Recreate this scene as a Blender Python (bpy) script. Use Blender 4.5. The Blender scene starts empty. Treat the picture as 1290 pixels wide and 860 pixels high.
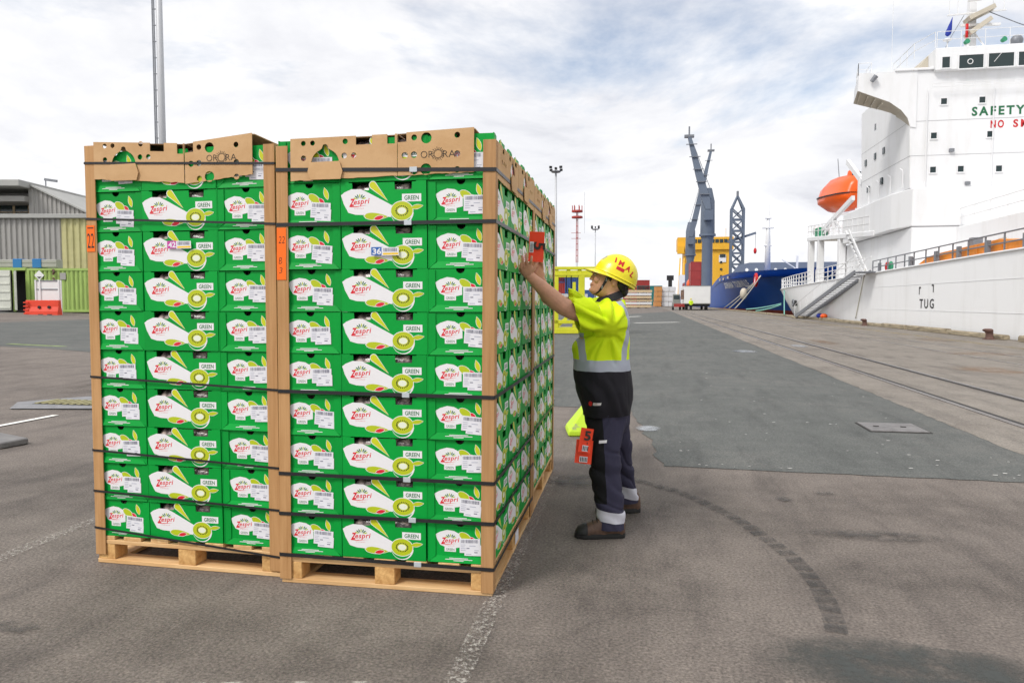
import bpy, bmesh, math, random
from math import sin, cos, pi, radians as R
from mathutils import Vector, Matrix, noise
random.seed(7)
sc = bpy.context.scene
C = sc.collection

# ---------------------------------------------------------------- camera
YAW = R(10.5)
cd = bpy.data.cameras.new('camera'); cam = bpy.data.objects.new('camera', cd); C.objects.link(cam)
cam.location = (0, 0, 1.306); cam.rotation_euler = (R(90) - math.atan(50 / 918), 0, YAW)
cd.sensor_width = 36; cd.lens = 918 / 1290 * 36; cd.clip_start = .05; cd.clip_end = 6000
sc.camera = cam
sc.cycles.max_bounces = 5; sc.cycles.diffuse_bounces = 3; sc.cycles.glossy_bounces = 2; sc.cycles.transparent_max_bounces = 8; sc.cycles.use_adaptive_sampling = True; sc.cycles.adaptive_threshold = .02
# ---------------------------------------------------------------- sky and sun
SUN_EL, SUN_AZ = R(50), R(216)          # azimuth clockwise from +Y (behind the camera, a little left)
wd = bpy.data.worlds.new('World'); sc.world = wd; wd.use_nodes = True
nt = wd.node_tree; nt.nodes.clear()
def WN(t, **k):
    n = nt.nodes.new(t)
    for a, b in k.items(): setattr(n, a, b)
    return n
out = WN('ShaderNodeOutputWorld'); mix = WN('ShaderNodeMixShader')
sky = WN('ShaderNodeTexSky', sky_type='NISHITA', sun_disc=False, sun_elevation=SUN_EL, sun_rotation=SUN_AZ)
bs = WN('ShaderNodeBackground'); bs.inputs[1].default_value = .085
bc = WN('ShaderNodeBackground'); bc.inputs[1].default_value = 1.0
tc = WN('ShaderNodeTexCoord'); sep = WN('ShaderNodeSeparateXYZ')
nt.links.new(tc.outputs['Generated'], sep.inputs[0])
mz = WN('ShaderNodeMath', operation='ADD'); mz.inputs[1].default_value = .22
nt.links.new(sep.outputs[2], mz.inputs[0])
mzz = WN('ShaderNodeMath', operation='MAXIMUM'); mzz.inputs[1].default_value = .12
nt.links.new(mz.outputs[0], mzz.inputs[0])
dx = WN('ShaderNodeMath', operation='DIVIDE'); dy = WN('ShaderNodeMath', operation='DIVIDE')
nt.links.new(sep.outputs[0], dx.inputs[0]); nt.links.new(mzz.outputs[0], dx.inputs[1])
nt.links.new(sep.outputs[1], dy.inputs[0]); nt.links.new(mzz.outputs[0], dy.inputs[1])
cmb = WN('ShaderNodeCombineXYZ'); nt.links.new(dx.outputs[0], cmb.inputs[0]); nt.links.new(dy.outputs[0], cmb.inputs[1])
mp = WN('ShaderNodeMapping'); mp.inputs['Location'].default_value = (9.997, -9.413, 1.488); mp.inputs['Scale'].default_value = (1.0, 1.0, 1)
nt.links.new(cmb.outputs[0], mp.inputs[0])
n1 = WN('ShaderNodeTexNoise'); n1.inputs['Scale'].default_value = .85; n1.inputs['Detail'].default_value = 9; n1.inputs['Roughness'].default_value = .58; n1.inputs['Distortion'].default_value = .35
n2 = WN('ShaderNodeTexNoise'); n2.inputs['Scale'].default_value = 1.25; n2.inputs['Detail'].default_value = 7; n2.inputs['Roughness'].default_value = .6; n2.inputs['Distortion'].default_value = .3
mp2 = WN('ShaderNodeMapping'); mp2.inputs['Location'].default_value = (-19.865, 7.117, 1.0); nt.links.new(cmb.outputs[0], mp2.inputs[0])
nt.links.new(mp.outputs[0], n1.inputs['Vector']); nt.links.new(mp2.outputs[0], n2.inputs['Vector'])
cov = WN('ShaderNodeValToRGB'); cov.color_ramp.elements[0].position = .30; cov.color_ramp.elements[1].position = .42
cov.color_ramp.elements[0].color = (.18, .18, .18, 1); cov.color_ramp.elements[1].color = (1, 1, 1, 1)
nt.links.new(n1.outputs[0], cov.inputs[0])
shade = WN('ShaderNodeValToRGB'); e = shade.color_ramp.elements
e[0].position = .29; e[0].color = (.36, .37, .41, 1); e[1].position = .57; e[1].color = (.62, .62, .628, 1)
x = shade.color_ramp.elements.new(.42); x.color = (.515, .52, .545, 1)
nt.links.new(n2.outputs[0], shade.inputs[0])
nt.links.new(sky.outputs[0], bs.inputs[0]); nt.links.new(shade.outputs[0], bc.inputs[0])
hz = WN('ShaderNodeMapRange'); hz.inputs[1].default_value = .04; hz.inputs[2].default_value = .20; hz.inputs[3].default_value = 1.; hz.inputs[4].default_value = 0.; nt.links.new(sep.outputs[2], hz.inputs[0])   # cloud decks overlap towards the horizon
mxc = WN('ShaderNodeMath', operation='MAXIMUM'); nt.links.new(cov.outputs[0], mxc.inputs[0]); nt.links.new(hz.outputs[0], mxc.inputs[1]); nt.links.new(mxc.outputs[0], mix.inputs[0]); nt.links.new(bs.outputs[0], mix.inputs[1]); nt.links.new(bc.outputs[0], mix.inputs[2])
nt.links.new(mix.outputs[0], out.inputs[0])
sl = bpy.data.lights.new('sun', 'SUN'); sl.energy = 1.5; sl.angle = R(17); sl.color = (1, .965, .92)
so = bpy.data.objects.new('sun', sl); C.objects.link(so)
d = Vector((sin(SUN_AZ) * cos(SUN_EL), cos(SUN_AZ) * cos(SUN_EL), sin(SUN_EL)))
so.rotation_euler = d.to_track_quat('Z', 'Y').to_euler(); so.location = d * 200
vs = sc.view_settings; vs.view_transform = 'Standard'; vs.look = 'None'; vs.gamma = 1; vs.exposure = .80; vs.use_curve_mapping = False

# ---------------------------------------------------------------- materials
def srgb(h):
    h = h.lstrip('#'); c = [int(h[i:i + 2], 16) / 255 for i in (0, 2, 4)]
    return tuple(x / 12.92 if x < .04045 else ((x + .055) / 1.055) ** 2.4 for x in c)
def mat(name, col, rough=.6, metal=0., var=.0, vscale=6., bump=0., bscale=60., spec=.5, coat=0., stretch=(1, 1, 1), col2=None, v2=(.4, .65), coord='Object'):
    m = bpy.data.materials.new(name); m.use_nodes = True; t = m.node_tree; p = t.nodes['Principled BSDF']
    p.inputs['Roughness'].default_value = rough; p.inputs['Metallic'].default_value = metal
    p.inputs['Specular IOR Level'].default_value = spec; p.inputs['Coat Weight'].default_value = coat
    col = srgb(col) if isinstance(col, str) else col
    p.inputs['Base Color'].default_value = (*col, 1)
    if var or bump or col2:
        tcn = t.nodes.new('ShaderNodeTexCoord'); mpn = t.nodes.new('ShaderNodeMapping'); mpn.inputs['Scale'].default_value = stretch
        t.links.new(tcn.outputs[coord], mpn.inputs[0])
    if var or col2:
        n = t.nodes.new('ShaderNodeTexNoise'); n.inputs['Scale'].default_value = vscale; n.inputs['Detail'].default_value = 6; n.inputs['Roughness'].default_value = .62
        t.links.new(mpn.outputs[0], n.inputs['Vector'])
        r = t.nodes.new('ShaderNodeValToRGB'); a, b = r.color_ramp.elements
        if col2:
            c2 = srgb(col2) if isinstance(col2, str) else col2
            a.position, b.position = v2; a.color = (*col, 1); b.color = (*c2, 1)
        else:
            a.position, b.position = .3, .7
            a.color = (*[c * (1 - var) for c in col], 1); b.color = (*[min(1, c * (1 + var)) for c in col], 1)
        t.links.new(n.outputs[0], r.inputs[0]); t.links.new(r.outputs[0], p.inputs['Base Color'])
    if bump:
        nb = t.nodes.new('ShaderNodeTexNoise'); nb.inputs['Scale'].default_value = bscale; nb.inputs['Detail'].default_value = 4
        t.links.new(mpn.outputs[0], nb.inputs['Vector'])
        bp = t.nodes.new('ShaderNodeBump'); bp.inputs['Strength'].default_value = bump; bp.inputs['Distance'].default_value = .01
        t.links.new(nb.outputs[0], bp.inputs['Height']); t.links.new(bp.outputs[0], p.inputs['Normal'])
    return m
M = {}
# ---------------------------------------------------------------- mesh helpers
class MB:
    def __init__(s): s.v = []; s.f = []; s.m = []
    def add(s, vs, fs, mi=0):
        b = len(s.v); s.v += [tuple(v) for v in vs]; s.f += [tuple(b + i for i in f) for f in fs]; s.m += [mi] * len(fs); return s
    def box(s, x0, y0, z0, x1, y1, z1, mi=0):
        return s.add([(x0, y0, z0), (x1, y0, z0), (x1, y1, z0), (x0, y1, z0), (x0, y0, z1), (x1, y0, z1), (x1, y1, z1), (x0, y1, z1)],
                     [(3, 2, 1, 0), (4, 5, 6, 7), (0, 1, 5, 4), (1, 2, 6, 5), (2, 3, 7, 6), (3, 0, 4, 7)], mi)
    def bar(s, p, q, w, h=None, mi=0, up=(0, 0, 1)):
        p, q = Vector(p), Vector(q); h = h or w; d = (q - p).normalized(); u = Vector(up)
        if abs(d.dot(u)) > .98: u = Vector((1, 0, 0))
        a = d.cross(u).normalized() * (w / 2); b = a.cross(d).normalized() * (h / 2)
        vs = [p - a - b, p + a - b, p + a + b, p - a + b, q - a - b, q + a - b, q + a + b, q - a + b]
        return s.add(vs, [(0, 1, 2, 3), (7, 6, 5, 4), (0, 4, 5, 1), (1, 5, 6, 2), (2, 6, 7, 3), (3, 7, 4, 0)], mi)
    def tube(s, pts, r, n=8, mi=0, cap=True, flat=1.0):
        pts = [Vector(p) for p in pts]; k = len(pts); rs = r if isinstance(r, (list, tuple)) else [r] * k
        rings = []; prev = None
        for i, p in enumerate(pts):
            d = (pts[min(i + 1, k - 1)] - pts[max(i - 1, 0)])
            if d.length < 1e-9: d = Vector((0, 0, 1))
            d.normalize()
            u = prev if prev is not None else (Vector((0, 0, 1)) if abs(d.z) < .9 else Vector((1, 0, 0)))
            a = (u - d * u.dot(d))
            if a.length < 1e-6: a = d.orthogonal()
            a.normalize(); b = d.cross(a); prev = a
            rings.append([p + a * (rs[i] * cos(2 * pi * j / n)) + b * (rs[i] * flat * sin(2 * pi * j / n)) for j in range(n)])
        return s.loft(rings, mi, cap)
    def loft(s, rings, mi=0, cap=True, closed=True):
        n = len(rings[0]); vs = [v for r in rings for v in r]; fs = []
        for i in range(len(rings) - 1):
            for j in range(n if closed else n - 1):
                a, b = i * n + j, i * n + (j + 1) % n
                fs.append((a, b, b + n, a + n))
        if cap and closed: fs.append(tuple(range(n))[::-1]); fs.append(tuple((len(rings) - 1) * n + j for j in range(n)))
        return s.add(vs, fs, mi)
    def cyl(s, x, y, z0, z1, r, n=16, mi=0, r2=None):
        r2 = r if r2 is None else r2
        return s.loft([[(x + r * cos(2 * pi * j / n), y + r * sin(2 * pi * j / n), z0) for j in range(n)], [(x + r2 * cos(2 * pi * j / n), y + r2 * sin(2 * pi * j / n), z1) for j in range(n)]], mi)
    def prism(s, poly, ax, a, b, mi=0):
        """extrude a 2D polygon: ax 'y' -> poly in xz, 'x' -> poly in yz, 'z' -> poly in xy"""
        f = {'y': lambda p, t: (p[0], t, p[1]), 'x': lambda p, t: (t, p[0], p[1]), 'z': lambda p, t: (p[0], p[1], t)}[ax]
        n = len(poly); vs = [f(p, a) for p in poly] + [f(p, b) for p in poly]
        return s.add(vs, [tuple(range(n))[::-1], tuple(range(n, 2 * n))] + [(i, (i + 1) % n, n + (i + 1) % n, n + i) for i in range(n)], mi)
    def merge(s, o, mt=None, mi=None):
        return s.addm([mt @ Vector(v) for v in o.v] if mt else o.v, o.f, o.m if mi is None else [mi] * len(o.f))
    def addm(s, vs, fs, ms):
        b = len(s.v); s.v += [tuple(v) for v in vs]; s.f += [tuple(b + i for i in f) for f in fs]; s.m += list(ms); return s
    def mesh(s, name, mats, smooth=False, bevel=0., recalc=True, merge=False):
        me = bpy.data.meshes.new(name); me.from_pydata(s.v, [], s.f)
        for m in (mats if isinstance(mats, (list, tuple)) else [mats]): me.materials.append(M[m] if isinstance(m, str) else m)
        me.polygons.foreach_set('material_index', s.m)
        if recalc or bevel or merge:
            bm = bmesh.new(); bm.from_mesh(me)
            if merge: bmesh.ops.remove_doubles(bm, verts=bm.verts, dist=1e-5)
            if recalc: bmesh.ops.recalc_face_normals(bm, faces=bm.faces)
            if bevel: bmesh.ops.bevel(bm, geom=[e for e in bm.edges if e.is_manifold and e.calc_face_angle(0) > .6], offset=bevel, segments=1, affect='EDGES', profile=.5, clamp_overlap=True)
            bm.to_mesh(me); bm.free()
        if smooth:
            me.polygons.foreach_set('use_smooth', [True] * len(me.polygons))
            if isinstance(smooth, float):
                me.set_sharp_from_angle(angle=smooth)
        me.update(); return me
    def build(s, name, mats, parent=None, smooth=False, bevel=0., loc=None, rot=None, recalc=True, merge=False):
        return obj(name, s.mesh(name, mats, smooth, bevel, recalc, merge), parent, loc, rot)
def obj(name, me, parent=None, loc=None, rot=None, scale=None):
    o = bpy.data.objects.new(name, me); C.objects.link(o)
    if parent: o.parent = parent
    if loc is not None: o.location = loc
    if rot is not None: o.rotation_euler = rot if isinstance(rot, (tuple, list)) else (0, 0, rot)
    if scale is not None: o.scale = scale
    return o
def tag(o, label, cat, group=None):
    o['label'] = label; o['category'] = cat
    if group: o['group'] = group
    return o
def thing(name, label, cat, loc=(0, 0, 0), rz=0, group=None):
    o = bpy.data.objects.new(name, None); C.objects.link(o); o.empty_display_size = .1
    o.location = loc; o.rotation_euler = (0, 0, rz); return tag(o, label, cat, group)
def struct(o): o['kind'] = 'structure'; return o
def stuff(o): o['kind'] = 'stuff'; return o
def copy_tree(o, parent=None):
    c = o.copy(); C.objects.link(c); c.parent = parent
    for ch in o.children: copy_tree(ch, c)
    return c
def curve_mesh(loops, extrude=0., bevel=0.):
    cu = bpy.data.curves.new('tmp', 'CURVE'); cu.dimensions = '2D'; cu.fill_mode = 'BOTH'; cu.extrude = extrude
    for lp in loops:
        sp = cu.splines.new('POLY'); sp.points.add(len(lp) - 1); sp.use_cyclic_u = True
        for p, q in zip(sp.points, lp): p.co = (q[0], q[1], 0, 1)
    return _eval(cu)
def _eval(cu):
    o = bpy.data.objects.new('tmp', cu); C.objects.link(o); dg = bpy.context.evaluated_depsgraph_get()
    me = bpy.data.meshes.new_from_object(o.evaluated_get(dg)); bpy.data.objects.remove(o); bpy.data.curves.remove(cu)
    r = MB(); r.add([v.co[:] for v in me.vertices], [tuple(p.vertices) for p in me.polygons]); bpy.data.meshes.remove(me); return r
_tc = {}
def text(s, size=1., bold=0., shear=0., sx=1., space=1., ex=0.):
    """flat lettering in xy, left edge at 0, baseline at 0, cap height = size"""
    key = (s, bold, shear, space)
    if key not in _tc:
        cu = bpy.data.curves.new('tmp', 'FONT'); cu.body = s; cu.size = 1; cu.offset = bold; cu.shear = shear; cu.space_character = space; cu.resolution_u = 3
        _tc[key] = _eval(cu)
    q = _tc[key]; x0 = min(v[0] for v in q.v); k = size / .73
    r = MB(); r.add([((v[0] - x0) * k * sx, v[1] * k, v[2] + ex) for v in q.v], q.f); return r
def width(mb): return max(v[0] for v in mb.v) - min(v[0] for v in mb.v)
def poly(mb, pts, z=0., mi=0):
    q = curve_mesh([pts]); mb.addm([(v[0], v[1], z) for v in q.v], q.f, [mi] * len(q.f))
def ell(cx, cy, rx, ry, n=24, rot=0., a0=0., a1=2 * pi, end=False):
    return [(cx + rx * cos(t) * cos(rot) - ry * sin(t) * sin(rot), cy + rx * cos(t) * sin(rot) + ry * sin(t) * cos(rot)) for t in [a0 + (a1 - a0) * i / (n - (1 if end else 0)) for i in range(n)]]
def leaf(x0, y0, x1, y1, w, n=10, fat=.35):
    """pointed leaf from tip 0 to tip 1; fat<.5 puts the belly near tip 0"""
    a = Vector((x0, y0)); b = Vector((x1, y1)); d = b - a; L = d.length; d.normalize(); nn = Vector((-d.y, d.x)); up = []; dn = []
    for i in range(n + 1):
        t = i / n; h = w * sin(pi * t ** (math.log(.5) / math.log(fat))) ** .75 if 0 < t < 1 else 0
        up.append(tuple(a + d * L * t + nn * h)); dn.append(tuple(a + d * L * t - nn * h))
    return up + dn[-2:0:-1]
def grow(pts, k):
    cx = sum(p[0] for p in pts) / len(pts); cy = sum(p[1] for p in pts) / len(pts); o = []
    for p in pts:
        v = Vector((p[0] - cx, p[1] - cy)); l = v.length or 1; o.append((p[0] + v.x / l * k, p[1] + v.y / l * k))
    return o
def sm(a, b, x):
    t = min(1, max(0, (x - a) / (b - a))); return t * t * (3 - 2 * t)
# ================================================================ GROUND
def ground_mat(name, c1, c2, c3, scale=1., speck=.35, bump=.35, stain=.5, rough=.85, crack=0.):
    m = bpy.data.materials.new(name); m.use_nodes = True; t = m.node_tree; p = t.nodes['Principled BSDF']; L = t.links.new
    def N(ty, **k):
        n = t.nodes.new(ty)
        for a, b in k.items(): n.inputs[a].default_value = b
        return n
    tcn = N('ShaderNodeTexCoord')
    big = N('ShaderNodeTexNoise', Scale=.45 * scale, Detail=8., Roughness=.62); mid = N('ShaderNodeTexNoise', Scale=3.2 * scale, Detail=7., Roughness=.65)
    fine = N('ShaderNodeTexNoise', Scale=75., Detail=4., Roughness=.75); vor = N('ShaderNodeTexVoronoi', Scale=75.)
    str_m = N('ShaderNodeMapping'); str_m.inputs['Scale'].default_value = (2.2, .35, 1); str_m.inputs['Rotation'].default_value = (0, 0, .2)
    L(tcn.outputs['Object'], str_m.inputs[0]); strk = N('ShaderNodeTexNoise', Scale=1.6 * scale, Detail=6., Roughness=.7); L(str_m.outputs[0], strk.inputs['Vector'])
    for n in (big, mid, fine, vor): L(tcn.outputs['Object'], n.inputs['Vector'])
    r = N('ShaderNodeValToRGB'); e = r.color_ramp.elements
    e[0].position = .34; e[0].color = (*c1, 1); e[1].position = .68; e[1].color = (*c3, 1); k = e.new(.5); k.color = (*c2, 1)
    ad = t.nodes.new('ShaderNodeMix'); ad.data_type = 'FLOAT'; ad.inputs[0].default_value = .45
    L(big.outputs[0], ad.inputs[2]); L(mid.outputs[0], ad.inputs[3]); L(ad.outputs[0], r.inputs[0])
    mx = t.nodes.new('ShaderNodeMix'); mx.data_type = 'RGBA'; mx.blend_type = 'OVERLAY'; mx.inputs[0].default_value = speck
    fr = N('ShaderNodeValToRGB'); fr.color_ramp.elements[0].position = .36; fr.color_ramp.elements[1].position = .64; L(fine.outputs[0], fr.inputs[0]); L(r.outputs[0], mx.inputs[6]); L(fr.outputs[0], mx.inputs[7])
    mx2 = t.nodes.new('ShaderNodeMix'); mx2.data_type = 'RGBA'; mx2.blend_type = 'MULTIPLY'; mx2.inputs[0].default_value = stain
    r2 = N('ShaderNodeValToRGB'); r2.color_ramp.elements[0].position = .3; r2.color_ramp.elements[0].color = (.5, .5, .52, 1); r2.color_ramp.elements[1].position = .52; r2.color_ramp.elements[1].color = (1, 1, 1, 1)
    L(strk.outputs[0], r2.inputs[0]); L(mx.outputs[2], mx2.inputs[6]); L(r2.outputs[0], mx2.inputs[7])
    vr = N('ShaderNodeValToRGB'); vr.color_ramp.elements[0].position = .05; vr.color_ramp.elements[0].color = (1.25, 1.22, 1.18, 1); vr.color_ramp.elements[1].position = .45; vr.color_ramp.elements[1].color = (.93, .93, .93, 1)
    L(vor.outputs['Distance'], vr.inputs[0])
    mx3 = t.nodes.new('ShaderNodeMix'); mx3.data_type = 'RGBA'; mx3.blend_type = 'MULTIPLY'; mx3.inputs[0].default_value = .8
    L(mx2.outputs[2], mx3.inputs[6]); L(vr.outputs[0], mx3.inputs[7]); last = mx3.outputs[2]
    if crack:
        cv = t.nodes.new('ShaderNodeTexVoronoi'); cv.feature = 'DISTANCE_TO_EDGE'; cv.inputs['Scale'].default_value = .22
        dm = N('ShaderNodeTexNoise', Scale=1.3, Detail=5.); dv = t.nodes.new('ShaderNodeVectorMath'); dv.operation = 'MULTIPLY_ADD'; dv.inputs[1].default_value = (.9, .9, 0)
        L(tcn.outputs['Object'], dm.inputs['Vector']); L(dm.outputs['Color'], dv.inputs[0]); L(tcn.outputs['Object'], dv.inputs[2]); L(dv.outputs[0], cv.inputs['Vector'])
        cr = N('ShaderNodeValToRGB'); cr.color_ramp.elements[0].position = .0008; cr.color_ramp.elements[0].color = (.35, .35, .35, 1); cr.color_ramp.elements[1].position = .003; cr.color_ramp.elements[1].color = (1, 1, 1, 1)
        L(cv.outputs['Distance'], cr.inputs[0])
        mx4 = t.nodes.new('ShaderNodeMix'); mx4.data_type = 'RGBA'; mx4.blend_type = 'MULTIPLY'; mx4.inputs[0].default_value = crack
        L(last, mx4.inputs[6]); L(cr.outputs[0], mx4.inputs[7]); last = mx4.outputs[2]
    L(last, p.inputs['Base Color']); p.inputs['Roughness'].default_value = rough; p.inputs['Specular IOR Level'].default_value = .35
    bp = N('ShaderNodeBump', Strength=bump, Distance=.006); L(vor.outputs['Distance'], bp.inputs['Height']); L(bp.outputs[0], p.inputs['Normal'])
    return m
M['asphalt'] = ground_mat('asphalt', (.126, .107, .093), (.176, .150, .131), (.222, .192, .167), crack=.22, speck=.42, stain=.62)
M['asphalt_grey'] = ground_mat('asphalt_grey', (.088, .094, .088), (.114, .119, .112), (.150, .149, .138), stain=.55, speck=.36)
M['apron'] = ground_mat('apron', (.170, .148, .126), (.225, .200, .172), (.285, .256, .222), stain=.75, scale=.7)
M['patch_dark'] = ground_mat('patch_dark', (.062, .068, .066), (.082, .088, .082), (.108, .112, .104), stain=.3, speck=.25)
def worn(name, col, lo, hi, scale, rough=.8, maxa=1., stretch=(1, 1, 1), soft=False):
    """worn paint or a stain: noise eats through it to what lies beneath"""
    m = mat(name, col, rough); t = m.node_tree; p = t.nodes['Principled BSDF']; L = t.links.new
    tcn = t.nodes.new('ShaderNodeTexCoord'); mpn = t.nodes.new('ShaderNodeMapping'); mpn.inputs['Scale'].default_value = stretch
    n = t.nodes.new('ShaderNodeTexNoise'); n.inputs['Scale'].default_value = scale; n.inputs['Detail'].default_value = 8; n.inputs['Roughness'].default_value = .72
    r = t.nodes.new('ShaderNodeValToRGB'); r.color_ramp.elements[0].position = lo; r.color_ramp.elements[1].position = hi
    r.color_ramp.elements[0].color = (0, 0, 0, 1); r.color_ramp.elements[1].color = (maxa, maxa, maxa, 1)
    L(tcn.outputs['Object'], mpn.inputs[0]); L(mpn.outputs[0], n.inputs['Vector']); L(n.outputs[0], r.inputs[0]); al = r.outputs[0]
    if soft:
        sb = t.nodes.new('ShaderNodeVectorMath'); sb.operation = 'SUBTRACT'; sb.inputs[1].default_value = (.5, .5, 0); ml = t.nodes.new('ShaderNodeVectorMath'); ml.operation = 'MULTIPLY'; ml.inputs[1].default_value = (2, 2, 0); ln = t.nodes.new('ShaderNodeVectorMath'); ln.operation = 'LENGTH'
        L(tcn.outputs['Generated'], sb.inputs[0]); L(sb.outputs[0], ml.inputs[0]); L(ml.outputs[0], ln.inputs[0])
        mr = t.nodes.new('ShaderNodeMapRange'); mr.interpolation_type = 'SMOOTHSTEP'; mr.inputs[1].default_value = .45; mr.inputs[2].default_value = 1.; mr.inputs[3].default_value = 1.; mr.inputs[4].default_value = 0.; L(ln.outputs['Value'], mr.inputs[0])
        mu = t.nodes.new('ShaderNodeMath'); mu.operation = 'MULTIPLY'; L(al, mu.inputs[0]); L(mr.outputs[0], mu.inputs[1]); al = mu.outputs[0]
    L(al, p.inputs['Alpha'])
    return m
M['paint_worn'] = worn('paint_worn', '#cbc6bd', .50, .62, 62, maxa=.55)
M['paint_faint'] = worn('paint_faint', '#cfcac0', .54, .70, 9, maxa=.75)
M['paint_white'] = worn('paint_white', '#e6e4de', .28, .40, 12)
M['paint_yellow'] = worn('paint_yellow', '#b9a04a', .44, .62, 4, maxa=.6)
M['tyre'] = worn('tyre', (.045, .045, .045), .32, .60, 11, maxa=.5)
M['oil'] = worn('oil', (.05, .046, .042), .36, .66, 9, maxa=.75, rough=.6, soft=True)
M['patch_soft'] = worn('patch_soft', (.060, .066, .062), .28, .60, 6, maxa=.9, soft=True)
M['blotch'] = worn('blotch', (.07, .062, .056), .34, .74, 3.5, maxa=.30, soft=True)
M['rust'] = worn('rust', (.30, .16, .07), .42, .68, 2.2, maxa=.6, soft=True)
M['wet'] = worn('wet', (.24, .26, .28), .30, .55, 5, rough=.22, maxa=.9, soft=True)
M['steel_plate'] = mat('steel_plate', (.20, .19, .185), .5, .4, var=.3, vscale=8, bump=.3, bscale=70)
M['rail'] = mat('rail', (.22, .20, .19), .35, .8, var=.25, vscale=5)
M['groove'] = mat('groove', (.035, .032, .03), .9)
M['grate'] = mat('grate', (.34, .31, .16), .7, .2, var=.3, vscale=14)
M['pale_conc'] = mat('pale_conc', (.22, .22, .23), .8, var=.2, vscale=7)
M['wood_kerb'] = mat('wood_kerb', (.30, .25, .17), .9, var=.5, vscale=3, bump=.6, bscale=20, stretch=(3, .5, 3))
M['moss'] = mat('moss', (.20, .26, .10), .95, var=.4, vscale=5)

def gz(x):
    x = max(x, -38.); return .0224 * max(0, -x - 6.) * sm(-6, -12, x) if x > -12 else .0224 * (-x - 6.)
def sheet(name, pts, z, m, kind='structure', parent=None):
    q = curve_mesh([pts]); o = MB().addm([(v[0], v[1], z) for v in q.v], q.f, q.m).build(name, m, parent, recalc=False)
    bm = bmesh.new(); bm.from_mesh(o.data)
    for f in bm.faces:
        if f.normal.z < 0: f.normal_flip()
    bm.to_mesh(o.data); bm.free()
    if kind and not parent: o['kind'] = kind
    return o
xs = [-900, -300, -120, -60, -35, -20, -16, -14, -12, -10, -8, -6, -3, 0, 3, 6, 9, 12.25]
ys = [-60, -20, 0, 20, 60, 150, 400, 1600]
g = MB(); g.add([(x_, y_, gz(x_)) for y_ in ys for x_ in xs], [(j * len(xs) + i, j * len(xs) + i + 1, (j + 1) * len(xs) + i + 1, (j + 1) * len(xs) + i) for j in range(len(ys) - 1) for i in range(len(xs) - 1)])
struct(g.build('ground', 'asphalt', recalc=False))
# grey resurfaced asphalt: rough edge in front, straight edge along the apron, spreading left behind the stacks
def jag(a, b, n, k): return [(a[0] + (b[0] - a[0]) * i / n + random.uniform(-k, k), a[1] + (b[1] - a[1]) * i / n + random.uniform(-k, k)) for i in range(n)]
edge = jag((3.17, 5.78), (.129, 5.86), 24, .012) + jag((.129, 5.86), (.046, 6.73), 8, .03) + jag((.046, 6.73), (-.069, 8.18), 8, .05) + jag((-.069, 8.18), (-.2, 9.0), 5, .05) + jag((-.2, 9.0), (-1.06, 9.0), 5, .03) + jag((-1.06, 9.0), (-6, 11.4), 14, .03)
sheet('resurfaced_asphalt', edge + [(-6, 60), (3.19, 100)], .004, 'asphalt_grey')
g = MB(); xs2 = [-60, -40, -25, -20, -16, -14, -12, -10, -8, -6]
lo = [15.5, 15.5, 15.4, 15.35, 15.3, 15.1, 14.5, 13.5, 12.4, 11.4]
g.add([(x_, y_, gz(x_) + .004) for x_, l_ in zip(xs2, lo) for y_ in (l_, 90)], [(2 * i, 2 * i + 2, 2 * i + 3, 2 * i + 1) for i in range(len(xs2) - 1)])
struct(g.build('resurfaced_asphalt', 'asphalt_grey', recalc=False))
sheet('quay_apron', [(12.0, -20), (12.0, 600), (3.2, 600)] + jag((3.19, 100), (3.17, 12), 90, .022) + jag((3.17, 12), (3.14, 2), 60, .02) + [(3.14, -20)], .006, 'apron')
sheet('asphalt_patch', [(.86 + .56 * cos(t) * (1 + .14 * sin(3 * t + 1)) + .06 * sin(t), 2.74 + .25 * sin(t) * (1 + .2 * sin(4 * t))) for t in [6.2832 * i / 40 for i in range(40)]], .005, 'patch_soft')
for (x_, y_, a_, b_) in ((-2.6, 1.9, 1.3, .5), (-1.2, 2.5, 1.4, .35), (1.4, 3.6, 1.1, .5), (.3, 4.5, 1.0, .5), (2.0, 4.9, 1.4, .5), (-4.5, 4.2, 1.6, 1.2), (-5.0, 8.5, 2.2, 1.6), (-.1, 3.3, .6, .6), (-8.5, 10.5, 3, 2)): sheet('ground_stain', ell(x_, y_, a_, b_, 28), .0062 + gz(x_), 'blotch')
# rails let into the apron
for k, rx in enumerate((3.85, 4.92)):
    o = MB().box(rx - .036, -20, 0, rx + .036, 600, .014).build('crane_rail', 'rail'); struct(o)
    sheet('rail_groove', [(rx + (.036 if k == 0 else -.11), -20), (rx + (.11 if k == 0 else -.036), -20), (rx + (.11 if k == 0 else -.036), 600), (rx + (.036 if k == 0 else -.11), 600)], .010, 'groove')
for rx in (7.6, 8.67): struct(MB().box(rx - .03, -20, 0, rx + .03, 600, .012).build('crane_rail', 'rail'))
def strip(name, x0, y0, x1, y1, w, m, z=.010, n=1):
    a = Vector((x0, y0)); b = Vector((x1, y1)); d_ = (b - a).normalized(); nn = Vector((-d_.y, d_.x)) * w / 2
    o = MB().add([(*(a - nn), z + gz(a.x)), (*(b - nn), z + gz(b.x)), (*(b + nn), z + gz(b.x)), (*(a + nn), z + gz(a.x))], [(0, 1, 2, 3)]).build(name, m, recalc=False)
    bm = bmesh.new(); bm.from_mesh(o.data)
    for f in bm.faces:
        if f.normal.z < 0: f.normal_flip()
    bm.to_mesh(o.data); bm.free(); return struct(o)
strip('bay_line', -.60, .5, -.68, 5.35, .085, 'paint_worn')
strip('bay_line', -3.2, .5, -3.24, 5.2, .09, 'paint_worn')
strip('bay_line', -6.67, 4.0, -6.65, 7.2, .085, 'paint_white', .012)
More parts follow.
